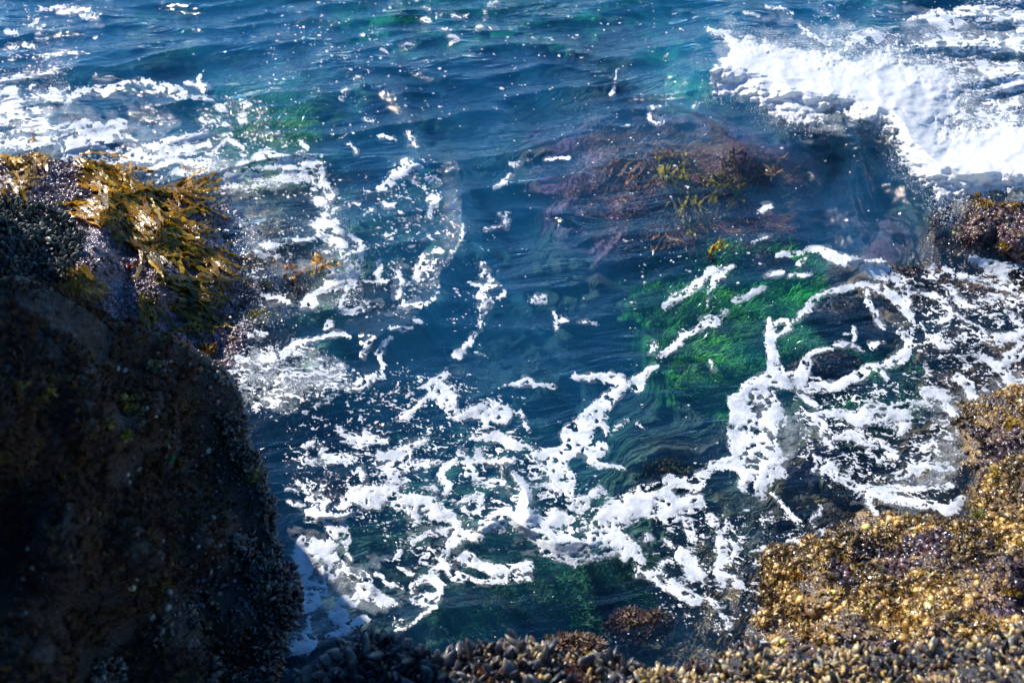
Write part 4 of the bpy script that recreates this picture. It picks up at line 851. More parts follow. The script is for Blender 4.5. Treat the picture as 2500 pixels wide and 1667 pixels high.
def scatter(tv, tf, P, R, S, C, tc=None):
    """copies of a small shape (tv, tf) at P with rotation R, scale S (n,3), colour C -> verts, faces, colours"""
    n, k = len(P), len(tv)
    V = np.einsum('nij,nkj->nki', R, tv[None] * S[:, None, :]) + P[:, None, :]
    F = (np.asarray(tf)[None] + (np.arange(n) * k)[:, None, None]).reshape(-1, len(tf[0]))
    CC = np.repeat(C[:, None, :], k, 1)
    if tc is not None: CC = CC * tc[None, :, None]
    return V.reshape(-1, 3), F, CC.reshape(-1, 3)
def merge(parts):
    V, F, C, o = [], [], [], 0
    for v, f, c in parts:
        V.append(v); F.append(f + o); C.append(c); o += len(v)
    return np.concatenate(V), F, np.concatenate(C)
def stuff(name, parts, mat, parent=None, **k):
    V, F, C = merge(parts)
    me = new_mesh(name, V, F); set_col(me, C)
    return obj(name, me, mat, parent, kind='stuff', **k)
# small shapes
def ico():
    t = (1 + 5 ** .5) / 2
    v = np.array([(-1,t,0),(1,t,0),(-1,-t,0),(1,-t,0),(0,-1,t),(0,1,t),(0,-1,-t),(0,1,-t),(t,0,-1),(t,0,1),(-t,0,-1),(-t,0,1)], float)
    v /= np.linalg.norm(v, axis=1, keepdims=True)
    f = [(0,11,5),(0,5,1),(0,1,7),(0,7,10),(0,10,11),(1,5,9),(5,11,4),(11,10,2),(10,7,6),(7,1,8),(3,9,4),(3,4,2),(3,2,6),(3,6,8),(3,8,9),(4,9,5),(2,4,11),(6,2,10),(8,6,7),(9,8,1)]
    return v, f
ICO_V, ICO_F = ico()
OCT_V = np.array([(1,0,0),(-1,0,0),(0,1,0),(0,-1,0),(0,0,1),(0,0,-1)], float)
OCT_F = [(0,2,4),(2,1,4),(1,3,4),(3,0,4),(2,0,5),(1,2,5),(3,1,5),(0,3,5)]
def shell(nl=7, nr=8):
    """mussel: pointed at the foot, broad and rounded at the tip, flattened; long axis z from 0 to 1"""
    prof = [(0.0, .06, .06), (.12, .16, .12), (.32, .24, .15), (.55, .27, .13), (.78, .23, .09), (.93, .12, .04), (1.0, .02, .012)]
    V = []
    for i, (z, a, b) in enumerate(prof):
        for j in range(nr):
            t = 2 * math.pi * j / nr
            e = abs(math.cos(t)) ** 0.8 * (1 if math.cos(t) > 0 else -1)
            V.append((a * e + 0.5 * (z - .45) ** 2 - 0.1, b * math.sin(t), z))
    F = []
    for i in range(len(prof) - 1):
        for j in range(nr):
            F.append((i * nr + j, i * nr + (j + 1) % nr, (i + 1) * nr + (j + 1) % nr, (i + 1) * nr + j))
    return np.array(V), F
SH_V, SH_F = shell()
def barnacle_shape():
    V, F, nr = [], [], 8
    for r, z in ((.5, 0), (.42, .22), (.30, .42), (.22, .46), (.17, .30), (.02, .22)):
        for j in range(nr):
            t = 2 * math.pi * j / nr; q = r * (1 + .12 * (j % 2))
            V.append((q * math.cos(t), q * math.sin(t), z))
    for i in range(5):
        for j in range(nr): F.append((i * nr + j, i * nr + (j + 1) % nr, (i + 1) * nr + (j + 1) % nr, (i + 1) * nr + j))
    return np.array(V), F
BA_V, BA_F = barnacle_shape()
# plate of a goose barnacle: a small blunt claw
CL_V = np.array([(-.22,-.1,0),(.22,-.1,0),(.22,.1,0),(-.22,.1,0),(-.36,-.14,.45),(.36,-.14,.45),(.36,.14,.45),(-.36,.14,.45),(-.1,-.05,.95),(.12,-.05,1.0),(.12,.05,1.0),(-.1,.05,.95)], float)
CL_F = [(0,1,5,4),(1,2,6,5),(2,3,7,6),(3,0,4,7),(4,5,9,8),(5,6,10,9),(6,7,11,10),(7,4,8,11),(8,9,10,11)]
def tuft_shape(k=5, seed=1):
    """little frond fan: k short bent blades"""
    r = random.Random(seed); V, F = [], []
    for i in range(k):
        a = r.uniform(0, 6.28); l = r.uniform(.6, 1); t = r.uniform(.25, .9); wd = r.uniform(.09, .16)
        dx, dy = math.cos(a), math.sin(a)
        o = len(V)
        for q, s in ((0, .6), (.5, 1), (1, .35)):
            c = (dx * t * l * q, dy * t * l * q, l * (q - .35 * t * q * q))
            V += [(c[0] - dy * wd * s, c[1] + dx * wd * s, c[2]), (c[0] + dy * wd * s, c[1] - dx * wd * s, c[2])]
        F += [(o, o + 1, o + 3, o + 2), (o + 2, o + 3, o + 5, o + 4)]
    return np.array(V), F
TU_V, TU_F = tuft_shape(6)
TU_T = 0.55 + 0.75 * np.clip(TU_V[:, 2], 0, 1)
def cols(n, palette, weights, jit=0.25):
    pal = np.array(palette, float); k = RNG.choice(len(pal), n, p=np.array(weights) / sum(weights))
    return np.clip(pal[k] * np.exp(RNG.normal(0, jit, (n, 1))), 0, 1)
def bvh_of(Vx, F): return BVHTree.FromPolygons(Vx.tolist(), F.tolist())
def hit(tree, u, v):
    d = Vector([float(q) for q in ray(u, v)]).normalized()
    p, n, i, t = tree.ray_cast(Vector((0, 0, CZ)), d, 60)
    if p is None: return None, None
    if n.dot(d) > 0: n = -n
    return p, n
def S3(n, lo, hi, sq=(1, 1, 1), p=1.6):
    s = lo + (hi - lo) * RNG.random(n) ** p
    return s[:, None] * np.array(sq)[None] * np.exp(RNG.normal(0, .15, (n, 3)))

# ---- dark boulder at the lower left
BO_RIM = [(-900,620,2.3),(-400,650,2.0),(0,700,1.62),(100,708,1.55),(180,730,1.48),(300,785,1.36),(400,838,1.26),(450,862,1.18),(500,910,1.08),(550,1000,.96),(580,1080,.88),(610,1150,.80),(632,1230,.74),(648,1300,.70),(650,1400,.66),(642,1490,.63),(636,1560,.61),(622,1640,.60),(606,1720,.58),(570,2000,.55),(0,2300,.8),(-900,2300,1.4)]
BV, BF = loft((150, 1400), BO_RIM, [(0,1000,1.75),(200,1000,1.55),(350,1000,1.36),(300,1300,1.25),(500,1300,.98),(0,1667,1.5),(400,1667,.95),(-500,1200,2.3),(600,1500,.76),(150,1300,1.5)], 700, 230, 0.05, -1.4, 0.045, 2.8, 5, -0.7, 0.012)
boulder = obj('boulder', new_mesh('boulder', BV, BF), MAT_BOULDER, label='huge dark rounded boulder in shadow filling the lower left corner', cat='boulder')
# ---- headland added unseen just outside the frame at the left, shaped to shade the boulder, the near ledge and the corner of the inlet
def shade_rock():
    fp = np.array([(-3.45,5.0,1.3),(-3.2,4.8,2.5),(-3.1,4.45,3.2),(-3.08,4.15,4.1),(-3.05,3.8,4.7),(-3.0,3.2,4.9),(-3.0,2.4,4.2),(-3.0,1.0,3.8),(-3.0,-1.5,3.8),(-5,-3,4.2),(-8,-2,4.5),(-8,3,4.2),(-7,5.0,2.8),(-5,5.5,1.2),(-4,5.3,.8)])
    q = np.concatenate([fp, fp[:1]]); L = np.concatenate([[0], np.cumsum(np.hypot(np.diff(q[:, 0]), np.diff(q[:, 1])))])
    s = np.linspace(0, L[-1], 360, endpoint=False); R = np.stack([np.interp(s, L, q[:, i]) for i in range(3)], -1)
    cen = np.array([-5.2, 2.2, 4.1]); rows = [cen + (R - cen) * t for t in np.linspace(0, 1, 30)]
    for f in np.linspace(.03, 1, 60):
        r = R.copy(); r[:, 2] = R[:, 2] + (-1.4 - R[:, 2]) * f; r[:, :2] += (R[:, :2] - cen[:2]) * .05 * math.sin(f * 3); rows.append(r)
    P = np.stack(rows)
    D = .16 * fbm3(P, 1.1, 6, 77)
    P = P + np.stack([D, -D, D * .7], -1); P[0] = P[0].mean(0)
    idx = np.arange(P.shape[0] * 360).reshape(-1, 360); nx = np.roll(idx, -1, 1)
    F = np.stack([idx[:-1], nx[:-1], nx[1:], idx[1:]], -1).reshape(-1, 4)
    obj('shade_rock', new_mesh('shade_rock', P.reshape(-1, 3), F), MAT_BOULDER, kind='structure', label='tall unseen rock added beyond the left edge of the view to cast shade')
shade_rock()
def bmask(poly, soft=None): return lambda u, v, c: inpoly(u, v, poly) * 1.0
# turf of brown weed over its upper left
def turf_mask(u, v, c):
    k = ss(0.0, 0.5, fbm3(c, 3.2, 3, 8) + 0.45) * ss(560, 300, u - (v - 850) * 0.15)
    return k + 0.02
p, nn, u, v = sample(BV, BF, 16000, turf_mask)
c = cols(len(p), [(.040,.013,.002),(.06,.022,.002),(.065,.05,.003),(.014,.006,.002)], [5, 4, 1.2, 3], .35)
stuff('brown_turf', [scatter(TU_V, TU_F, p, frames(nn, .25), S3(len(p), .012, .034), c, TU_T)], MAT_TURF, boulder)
# goose barnacle plates along its right flank
plates = [[(470,1400),(560,1390),(560,1500),(500,1545),(440,1540)],[(380,1500),(430,1520),(400,1600),(330,1610)],[(230,1610),(300,1610),(300,1700),(200,1720)],[(560,1310),(620,1310),(615,1420),(570,1400)],[(620,1130),(760,1130),(780,1700),(660,1760),(640,1500),(600,1400),(640,1300)],[(520,1010),(560,1010),(640,1100),(620,1180),(560,1120)],[(350,880),(400,880),(400,920),(350,920)],[(520,1560),(660,1500),(660,1720),(500,1720)]]
def plate_mask(u, v, c):
    m = np.zeros(u.shape)
    for q in plates: m = np.maximum(m, inpoly(u, v, q) * 1.0)
    return m * (0.08 + ss(-.05, .35, fbm3(c, 6, 3, 9)))
p, nn, u, v = sample(BV, BF, 7500, plate_mask)
c = cols(len(p), [(.08,.06,.045),(.035,.024,.018),(.20,.165,.13),(.012,.009,.007)], [3, 4, .8, 5], .4)
nn2 = nn + np.array([0.25, -0.1, 0.35]); nn2 /= np.linalg.norm(nn2, axis=1, keepdims=True)
stuff('goose_barnacle_crust', [scatter(CL_V, CL_F, p, frames(nn2, .3), S3(len(p), .018, .036), c)], MAT_CRUST, boulder)
p, nn, u, v = sample(BV, BF, 3000, lambda u, v, c: ss(300, 600, u) * (0.2 + ss(.0, .4, fbm3(c, 5, 2, 19))))
c = cols(len(p), [(.014,.008,.006),(.02,.013,.01),(.006,.004,.004),(.09,.075,.06)], [4, 3, 3, .5], .3)
stuff('small_shell_crust', [scatter(ICO_V, ICO_F, p, frames(nn, .4), S3(len(p), .004, .013, (1, 1, .8)), c)], MAT_CRUST, boulder)
bt = bvh_of(BV, BF)
bar_me = []
for k in range(3):
    vv_ = BA_V * (1 + RNG.normal(0, .07, BA_V.shape)); me = new_mesh('barnacle', vv_, np.array(BA_F))
    a = (.34, .31, .25) if k == 0 else ((.26, .23, .20) if k == 1 else (.36, .33, .22)); set_col(me, np.tile(a, (len(vv_), 1))); me.materials.append(MAT_CRUST); bar_me.append(me)
spots = [(550,95,40),(585,105,34),(660,165,34),(465,235,32),(740,20,34),(890,75,30),(938,97,34),(800,60,30),(783,465,40),(975,480,42),(650,565,30),(597,593,26),(605,628,34),(405,800,36),(210,840,22),(285,665,34),(330,972,26),(515,985,40),(155,1030,36),(795,1140,44),(785,1215,50),(710,1260,40),(640,875,34),(845,790,34),(858,880,26),(1018,250,26),(680,410,30),(875,388,18),(530,920,44),(620,1120,40),(640,1075,34),(745,1145,24),(320,750,20),(130,940,20),(1030,920,30),(1140,880,30),(930,930,24),(460,780,30),(480,1100,26),(120,1240,30),(200,700,16),(860,860,24),(1000,800,26),(700,680,16),(730,320,36),(690,280,26),(1030,1150,24),(1100,1090,30),(380,600,20),(110,1080,24)]
for i, (x, y, s) in enumerate(spots):
    hp, hn = hit(bt, x / 1.92, 850 + y / 1.92)
    if hp is None: continue
    o = obj('barnacle', bar_me[i % 3], None, boulder)
    o.location = hp - hn * .001; o.rotation_euler = hn.to_track_quat('Z', 'Y').to_euler()
    k = s / 1.92 / FPX * (hp - cam.location).length * random.uniform(.5, .95); o.scale = (k, k * random.uniform(.8, 1), k)

def tuft_thing(name, tree, u, v, size, n, color, label, cat, seed=0, lift=1.0, mat=None):
    """bushy seaweed tuft standing on a rock: one mesh of many short blades"""
    hp, hn = hit(tree, u, v)
    if hp is None: return None
    hn = np.array(hn); P = np.tile(np.array(hp), (n, 1)) + RNG.normal(0, size * .35, (n, 3)) * (1, 1, .4)
    C = np.clip(np.array(color) * np.exp(RNG.normal(0, .3, (n, 1))), 0, 1)
    s = size * RNG.uniform(.35, .8, (n, 1)) * np.array([[.8, .8, lift]])
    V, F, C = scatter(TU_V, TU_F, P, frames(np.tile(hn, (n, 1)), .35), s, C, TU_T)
    base = np.array(hp)
    me = new_mesh(name, V - base, F); set_col(me, C)
    return obj(name, me, mat or MAT_ALGAE, label=label, cat=cat, loc=tuple(base))
for (x, y, s, c, lab) in [
    (590, 285, .05, (.30,.26,.02), 'bright yellow green seaweed tuft in the middle of the dark boulder'),
    (490, 340, .03, (.24,.22,.02), 'small yellow green weed sprig just left of the bright tuft on the dark boulder'),
    (578, 405, .03, (.26,.25,.02), 'small yellow green weed sprig below the bright tuft on the dark boulder'),
    (790, 520, .026, (.02,.22,.06), 'small emerald green weed scrap on the dark boulder'),
    (1190, 590, .045, (.17,.15,.02), 'olive seaweed tuft on the right rim of the dark boulder'),
    (1105, 385, .04, (.16,.08,.015), 'orange brown seaweed tuft high on the right rim of the dark boulder'),
    (810, 240, .045, (.14,.08,.03), 'rusty seaweed tuft on the upper shoulder of the dark boulder'),
    (200, 210, .04, (.16,.13,.015), 'olive seaweed tuft near the upper left of the dark boulder'),
    (70, 190, .035, (.15,.13,.015), 'olive seaweed tuft at the left edge of the dark boulder'),
    (700, 80, .04, (.08,.11,.03), 'green grey weed tuft between white barnacles at the top of the boulder'),
    (940, 560, .035, (.12,.04,.02), 'reddish brown weed frond on the right side of the dark boulder'),
    (850, 130, .05, (.09,.035,.02), 'dark red weed tuft near the upper rim of the boulder')]:
    tuft_thing('seaweed_tuft', bt, x / 1.92, 850 + y / 1.92, s, 26, c, lab, 'seaweed')

# ---- kelp covered rock at the left
KR_RIM = [(-420,360,.55),(0,398,.50),(80,400,.48),(180,410,.44),(260,428,.38),(340,460,.30),(420,482,.22),(500,500,.12),(560,520,.02),(620,560,-.03),(655,620,-.05),(650,700,-.04),(640,760,-.04),(600,800,-.02),(570,850,.0),(540,900,.02),(480,960,.1),(300,1000,.2),(0,1000,.3),(-420,900,.5)]
KV, KF = loft((230, 640), KR_RIM, [(100,520,.56),(250,520,.45),(380,560,.34),(470,580,.2),(520,660,.14),(200,640,.50),(380,700,.32),(500,740,.16),(0,600,.62),(540,800,.06),(-200,600,.7)], 620, 170, 0.10, -1.2, 0.05, 3.4, 15, 0.35, 0.008)
krock = obj('kelp_rock', new_mesh('kelp_rock', KV, KF), MAT_PINK, label='wet purplish rock draped in golden kelp at the left edge', cat='rock')
kt = bvh_of(KV, KF)
mp = [(-300,480),(0,485),(90,500),(160,530),(205,580),(200,620),(180,670),(150,720),(60,720),(-300,720)]
p, nn, u, v = sample(KV, KF, 3800, lambda u, v, c: inpoly(u, v, mp) * 1.0)
c = cols(len(p), [(.016,.02,.018),(.03,.04,.032),(.06,.07,.055),(.13,.13,.10)], [4, 4, 2, .7], .3)
nn2 = nn + np.array([0, -.3, .3]); nn2 /= np.linalg.norm(nn2, axis=1, keepdims=True)
stuff('mussel_patch', [scatter(SH_V, SH_F, p, frames(nn2, .35), S3(len(p), .028, .055, (1.1, 1.3, 1)), c)], MAT_SHELL, krock, label='dense patch of small green black mussels')
p, nn, u, v = sample(KV, KF, 15000, lambda u, v, c: (0.15 + ss(-.1, .5, fbm3(c, 4, 3, 18))) * (1 - .9 * inpoly(u, v, mp)))
c = cols(len(p), [(.26,.18,.20),(.15,.09,.10),(.06,.035,.045),(.40,.31,.31),(.22,.12,.05)], [3, 4, 4, 1.3, 1.2], .3)
stuff('coralline_crust', [scatter(ICO_V, ICO_F, p[:9000], frames(nn[:9000], .4), S3(9000, .004, .017, (1, 1, .8)), c[:9000]),
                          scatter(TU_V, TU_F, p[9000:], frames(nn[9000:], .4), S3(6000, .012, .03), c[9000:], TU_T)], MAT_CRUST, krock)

def blade_mesh(path, nrm, width, color, seed, ruffle=0.5):
    """one kelp blade along a world path: ruffled ribbon, five points across, with a raised midrib"""
    r = random.Random(seed)
    P = np.array(path); n = len(P); N = np.array(nrm)
    T = np.gradient(P, axis=0); T /= np.linalg.norm(T, axis=1, keepdims=True) + 1e-9
    B = np.cross(T, N); B /= np.linalg.norm(B, axis=1, keepdims=True) + 1e-9
    N = np.cross(B, T)
    t = np.linspace(0, 1, n)
    wd = width * (0.25 + 0.9 * np.sin(np.pi * np.clip(t * .93 + .05, 0, 1)) ** .6)
    ph, fq = r.uniform(0, 6), r.uniform(3, 6)
    V = []
    tw = r.uniform(-.6, .6)
    for j, s in enumerate((-1, -.55, 0, .55, 1)):
        e = ruffle * width * (abs(s) ** 2) * np.sin(2 * np.pi * fq * t + ph + (2.4 if s > 0 else 0)) + (0.06 * width if j == 2 else 0)
        ang = tw * np.sin(t * 3 + ph)
        V.append(P + (B * np.cos(ang)[:, None] + N * np.sin(ang)[:, None]) * (s * wd)[:, None] * .5 + N * e[:, None])
    V = np.stack(V, 1).reshape(-1, 3)
    F = []
    for i in range(n - 1):
        for j in range(4):
            F.append((i * 5 + j, i * 5 + j + 1, i * 5 + j + 6, i * 5 + j + 5))
    C = np.tile(np.array(color), (len(V), 1)) * np.exp(RNG.normal(0, .06, (len(V), 1)))
    return V, np.array(F), C
def kelp_plant(tree, base, dirs, n, lab, length=(70, 150), width=(10, 19), color=(.30, .16, .012), spread=18, lift=.03, zbed=None, cat='kelp', group=None, name='kelp_plant', mat=None):
    """kelp thing: an Empty at the holdfast with blades, a stipe for each and a holdfast; base and dirs in photo px"""
    def at(u, v):
        if tree is not None:
            p, q = hit(tree, u, v)
            if p is not None and p.z > -.06: return np.array(p), np.array(q)
            return W(u, v, .012), np.array([0, 0, 1.0])
        return W(u, v, zbed), np.array([0, 0, 1.0])
    b0, _ = at(*base)
    root = obj(name, None, None, label=lab, cat=cat, loc=tuple(b0), group=group)
    ns = 11
    for k in range(int(n * 2)):
        su, sv = base[0] + random.gauss(0, spread), base[1] + random.gauss(0, spread * .55)
        a = math.radians(random.gauss(dirs[0] - (6 if tree is not None else 0), dirs[1] * .7)); L = random.uniform(*length) * (1.3 if tree is not None else 1.1); bend = random.gauss(0, .3)
        path, nr = [], []
        for i in range(ns):
            t = i / (ns - 1)
            uu_ = su + L * t * math.cos(a + bend * t); vv_ = sv - L * t * math.sin(a + bend * t) * .8
            p, q = at(uu_, vv_)
            lf = lift * (0.35 + abs(math.sin(3.1 * t + k)) + .5 * math.sin(7 * t + k * 2)) * (1 if tree is not None else 2.2) + .008 + k * .0012
            path.append(p + np.array([0, 0, max(lf, .004)])); nr.append(q * .5 + np.array([0, 0, .5]))
        path = np.array(path)
        for _ in range(3): path[1:-1] = (path[:-2] + 2 * path[1:-1] + path[2:]) / 4
        dist = np.linalg.norm(path[0] - np.array([0, 0, CZ]))
        wd = random.uniform(*width) / FPX * dist
        c = np.array(color) * math.exp(random.gauss(.08, .42)) * np.array([1, random.uniform(.85, 1.12), 1])
        V, F, C = blade_mesh(path, nr, wd * .66, np.clip(c, 0, 1), k)
        me = new_mesh('blade', V - b0, F); set_col(me, C); obj('blade', me, mat or MAT_KELP, root)
    # holdfast: knot of short root fingers
    m = 14
    V, F, C = scatter(CL_V, CL_F, np.zeros((m, 3)) + RNG.normal(0, .012, (m, 3)), frames(np.tile([0, 0, 1.0], (m, 1)), 1.0), S3(m, .02, .035), cols(m, [(.10, .05, .01)], [1], .2))
    me = new_mesh('holdfast', V, F); set_col(me, C); obj('holdfast', me, mat or MAT_KELP, root)
    return root
KELP = [
 ((12, 402), (0, 40), 7, (26, 60), (8, 13), 'small golden kelp clump at the far left on the crest of the kelp rock'),
 ((75, 396), (-5, 30), 8, (26, 52), (8, 13), 'low golden kelp clump beside the far left one on the rock crest'),
 ((28, 455), (-15, 50), 9, (30, 60), (7, 12), 'orange gold kelp clump on the rock above the mussel patch'),
 ((205, 412), (-22, 20), 9, (70, 110), (13, 21), 'broad golden kelp plant topmost on the rock skyline'),
 ((215, 440), (-20, 22), 9, (70, 120), (12, 20), 'golden kelp plant just under the topmost one'),
 ((300, 462), (-22, 18), 10, (80, 130), (12, 20), 'golden kelp plant trailing down the upper edge of the rock'),
 ((440, 490), (10, 55), 12, (40, 85), (9, 16), 'curly golden kelp clump at the tip of the rock by the water'),
 ((185, 520), (-2, 22), 9, (70, 115), (11, 19), 'golden kelp plant lying flat right of the mussel patch'),
 ((260, 498), (-10, 26), 10, (80, 130), (12, 20), 'tangled golden kelp plant in the middle of the kelp band'),
 ((330, 555), (-22, 26), 10, (70, 130), (12, 20), 'golden kelp plant with curled blades in the centre of the rock'),
 ((395, 540), (-30, 22), 9, (70, 120), (11, 19), 'golden kelp plant on the sunlit right half of the band'),
 ((325, 600), (-26, 16), 10, (100, 175), (14, 24), 'large kelp plant with long broad olive blades streaming down the rock'),
 ((430, 600), (-22, 20), 7, (60, 95), (12, 20), 'kelp plant with bright pointed blades right of the long bladed one'),
 ((190, 680), (-62, 38), 11, (60, 100), (11, 18), 'fan shaped kelp plant standing alone at the lower left of the rock'),
 ((500, 620), (-38, 16), 8, (70, 130), (10, 17), 'narrow kelp plant hanging to the waterline at the right of the rock'),
 ((395, 690), (-24, 16), 10, (90, 160), (11, 19), 'kelp plant with dark trailing blades low on the rock'),
 ((365, 740), (-68, 26), 5, (55, 85), (13, 21), 'pale brown kelp plant with upright blades above the dark boulder'),
 ((430, 745), (-24, 18), 8, (70, 110), (10, 17), 'golden streaked kelp plant just below the dark trailing one'),
 ((455, 815), (10, 24), 4, (34, 60), (10, 15), 'two bladed scrap of orange kelp above the boulder rim'),
]
for base, dirs, n, L, wd, lab in KELP:
    kelp_plant(kt, base, dirs, n, lab, L, wd, (.29, .155, .002) if 'olive' not in lab and 'dark' not in lab else (.14, .09, .003), lift=.016)
for (u, v, s, n, c, lab) in [
    (620, 785, .075, 70, (.24, .19, .012), 'bushy yellow green seaweed washed by the surge beside the kelp rock'),
    (660, 770, .06, 45, (.20, .16, .012), 'smaller yellow green seaweed bush trailing right into the surge'),
    (500, 855, .07, 45, (.16, .075, .012), 'rusty seaweed tuft at the foot of the kelp rock by the boulder'),
    (575, 560, .05, 40, (.16, .08, .03), 'brown seaweed tuft at the right tip of the kelp rock'),
    (650, 700, .06, 40, (.13, .10, .02), 'olive seaweed tuft awash below the hanging kelp'),
    (270, 475, .05, 30, (.24, .06, .035), 'pinkish red seaweed tuft among the kelp band'),
    (310, 655, .045, 26, (.20, .03, .012), 'deep red seaweed tuft in the hollow of the kelp rock')]:
    tuft_thing('seaweed_tuft', kt, u, v, s, n, c, lab, 'seaweed')

# ---- golden rock at the right
GR_RIM = [(2900,900,.35),(2560,985,.12),(2500,1015,.06),(2420,1060,.03),(2360,1110,.01),(2320,1180,-.01),(2300,1235,-.01),(2240,1265,-.02),(2190,1300,-.02),(2130,1345,.02),(2080,1378,.04),(2010,1398,.05),(1955,1420,.05),(1925,1465,.02),(1930,1525,.02),(1950,1590,.03),(1900,1680,.1),(1900,1850,.25),(2300,2100,.6),(3000,2100,.8)]
GV, GF = loft((2340, 1560), GR_RIM, [(2500,1200,.20),(2420,1300,.16),(2300,1400,.24),(2150,1430,.20),(2000,1470,.20),(2480,1400,.42),(2300,1540,.42),(2100,1560,.32),(2500,1640,.62),(2700,1300,.6),(2150,1660,.42)], 820, 260, 0.22, -1.0, 0.075, 3.4, 25, 1.0, 0.03)
grock = obj('golden_rock', new_mesh('golden_rock', GV, GF), MAT_GOLD, label='wet golden brown rock sloping into the water at the lower right', cat='rock')
gt = bvh_of(GV, GF)
purple_zone = [(1880,1430),(2050,1480),(2250,1480),(2320,1560),(2250,1640),(1900,1600)]
p, nn, u, v = sample(GV, GF, 46000, lambda u, v, c: (0.12 + ss(-.3, .4, fbm3(c, 5, 4, 28))) * ss(-.01, .05, c[:, 2]))
pz = (fbm3(p, 2.6, 4, 29) + .35 * inpoly(u, v, purple_zone)) > .28
c = cols(len(p), [(.40,.25,.07),(.27,.155,.04),(.48,.36,.18),(.13,.075,.03),(.05,.035,.03)], [4, 4, 1.5, 3, 2], .3)
c2 = cols(len(p), [(.06,.035,.05),(.12,.07,.07),(.03,.022,.03),(.22,.13,.06)], [4, 2, 3, 1], .3)
c = np.where(pz[:, None], c2, c)
c = np.clip(c * np.exp(np.clip(1.4 * fbm3(p, 5, 4, 30) - .05, -1.7, .28))[:, None], 0, .7)
k = 24000
stuff('golden_crust', [scatter(ICO_V, ICO_F, p[:k], frames(nn[:k], .5), S3(k, .003, .022, (1.2, .9, .7), 4.0), c[:k]),
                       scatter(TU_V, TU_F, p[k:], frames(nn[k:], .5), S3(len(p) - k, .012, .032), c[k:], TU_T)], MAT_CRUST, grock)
for (u, v, s, n, c, lab) in [
    (2480, 1040, .06, 40, (.42, .26, .03), 'golden seaweed tuft at the top corner of the golden rock'),
    (2440, 1160, .05, 30, (.50, .33, .05), 'bright yellow gold weed clump low on the golden rock above the foam'),
    (2250, 1400, .035, 22, (.50, .32, .03), 'pair of bright yellow weed lobes on the golden rock'),
    (2390, 1260, .06, 34, (.13, .12, .02), 'dark olive weed tuft in the notch of the golden rock'),
    (2190, 1510, .04, 24, (.45, .22, .02), 'orange weed tuft on the purple stained part of the golden rock'),
    (2470, 1440, .04, 24, (.48, .30, .03), 'yellow orange weed tuft at the right edge of the golden rock'),
    (1950, 1400, .05, 34, (.34, .18, .03), 'orange brown weed fringe at the left tip of the golden rock'),
    (2230, 1275, .05, 30, (.40, .24, .04), 'golden weed tuft at the waterline above the wet brown slab')]:
    tuft_thing('seaweed_tuft', gt, u, v, s, n, c, lab, 'seaweed', lift=.7)

# ---- small rock in the wash at the upper right
UR_RIM = [(2700,500,.12),(2500,500,.16),(2440,505,.18),(2380,498,.16),(2330,505,.10),(2300,540,.03),(2300,590,.0),(2340,625,-.02),(2420,650,-.03),(2560,660,-.02),(2800,640,.0)]
UV_, UF = loft((2450, 570), UR_RIM, [(2400,550,.17),(2480,560,.2),(2600,570,.25),(2420,600,.07)], 320, 70, 0.08, -.9, 0.04, 4, 35, 0.3, 0.010)
urock = obj('washed_rock', new_mesh('washed_rock', UV_, UF), rock_material('washed_rock', [(0.3, (.025,.015,.025)), (.5, (.10,.055,.05)), (.65, (.24,.14,.06)), (.85, (.10,.06,.06))], 9, 80, .25, .9, .9), label='small glistening reddish brown rock below the breaking wave', cat='rock')
ut = bvh_of(UV_, UF)
p, nn, u, v = sample(UV_, UF, 4200, None)
c = cols(len(p), [(.16,.09,.07),(.09,.045,.06),(.30,.20,.09),(.04,.025,.03)], [3, 4, 1.5, 3], .3)
stuff('wet_crust', [scatter(ICO_V, ICO_F, p[:2400], frames(nn[:2400], .4), S3(2400, .006, .022, (1, 1, .8)), c[:2400]), scatter(TU_V, TU_F, p[2400:], frames(nn[2400:], .5), S3(1800, .02, .04), c[2400:], TU_T)], MAT_CRUST, urock)
for (u, v, s, c, lab) in [(2400, 505, .09, (.34, .19, .02), 'golden seaweed tuft on top of the small washed rock'), (2468, 508, .06, (.38, .22, .02), 'smaller golden seaweed tuft at the right of the washed rock'), (2455, 600, .05, (.40, .24, .02), 'yellow seaweed tuft low on the face of the washed rock')]:
    tuft_thing('seaweed_tuft', ut, u, v, s, 36, c, lab, 'seaweed', lift=.7)

# ---- near ledge of mussels
LE_RIM = [(640,1800,.62),(705,1745,.66),(755,1700,.70),(810,1655,.74),(865,1622,.78),(910,1608,.80),(960,1626,.80),(1040,1636,.80),(1120,1640,.80),(1250,1648,.80),(1400,1655,.80),(1560,1660,.80),(1700,1662,.80),(1850,1655,.80),(1960,1640,.80),(2100,1640,.80),(2250,1640,.82),(2380,1618,.86),(2500,1590,.92),(2800,1520,1.0),(3000,2300,1.1),(1500,2600,1.1),(500,2300,.9)]
LV, LF = loft((1600, 2050), LE_RIM, [(1000,1760,.88),(1400,1760,.92),(1800,1760,.93),(2300,1740,.96),(1600,2000,1.05),(2500,1700,1.0)], 900, 150, 0.10, -1.0, 0.03, 4, 45, -0.3)
ledge = obj('mussel_ledge', new_mesh('mussel_ledge', LV, LF), MAT_LEDGE, label='near rock ledge packed with mussels along the bottom edge', cat='rock ledge')
def leftness(u): return ss(1750, 1050, u)
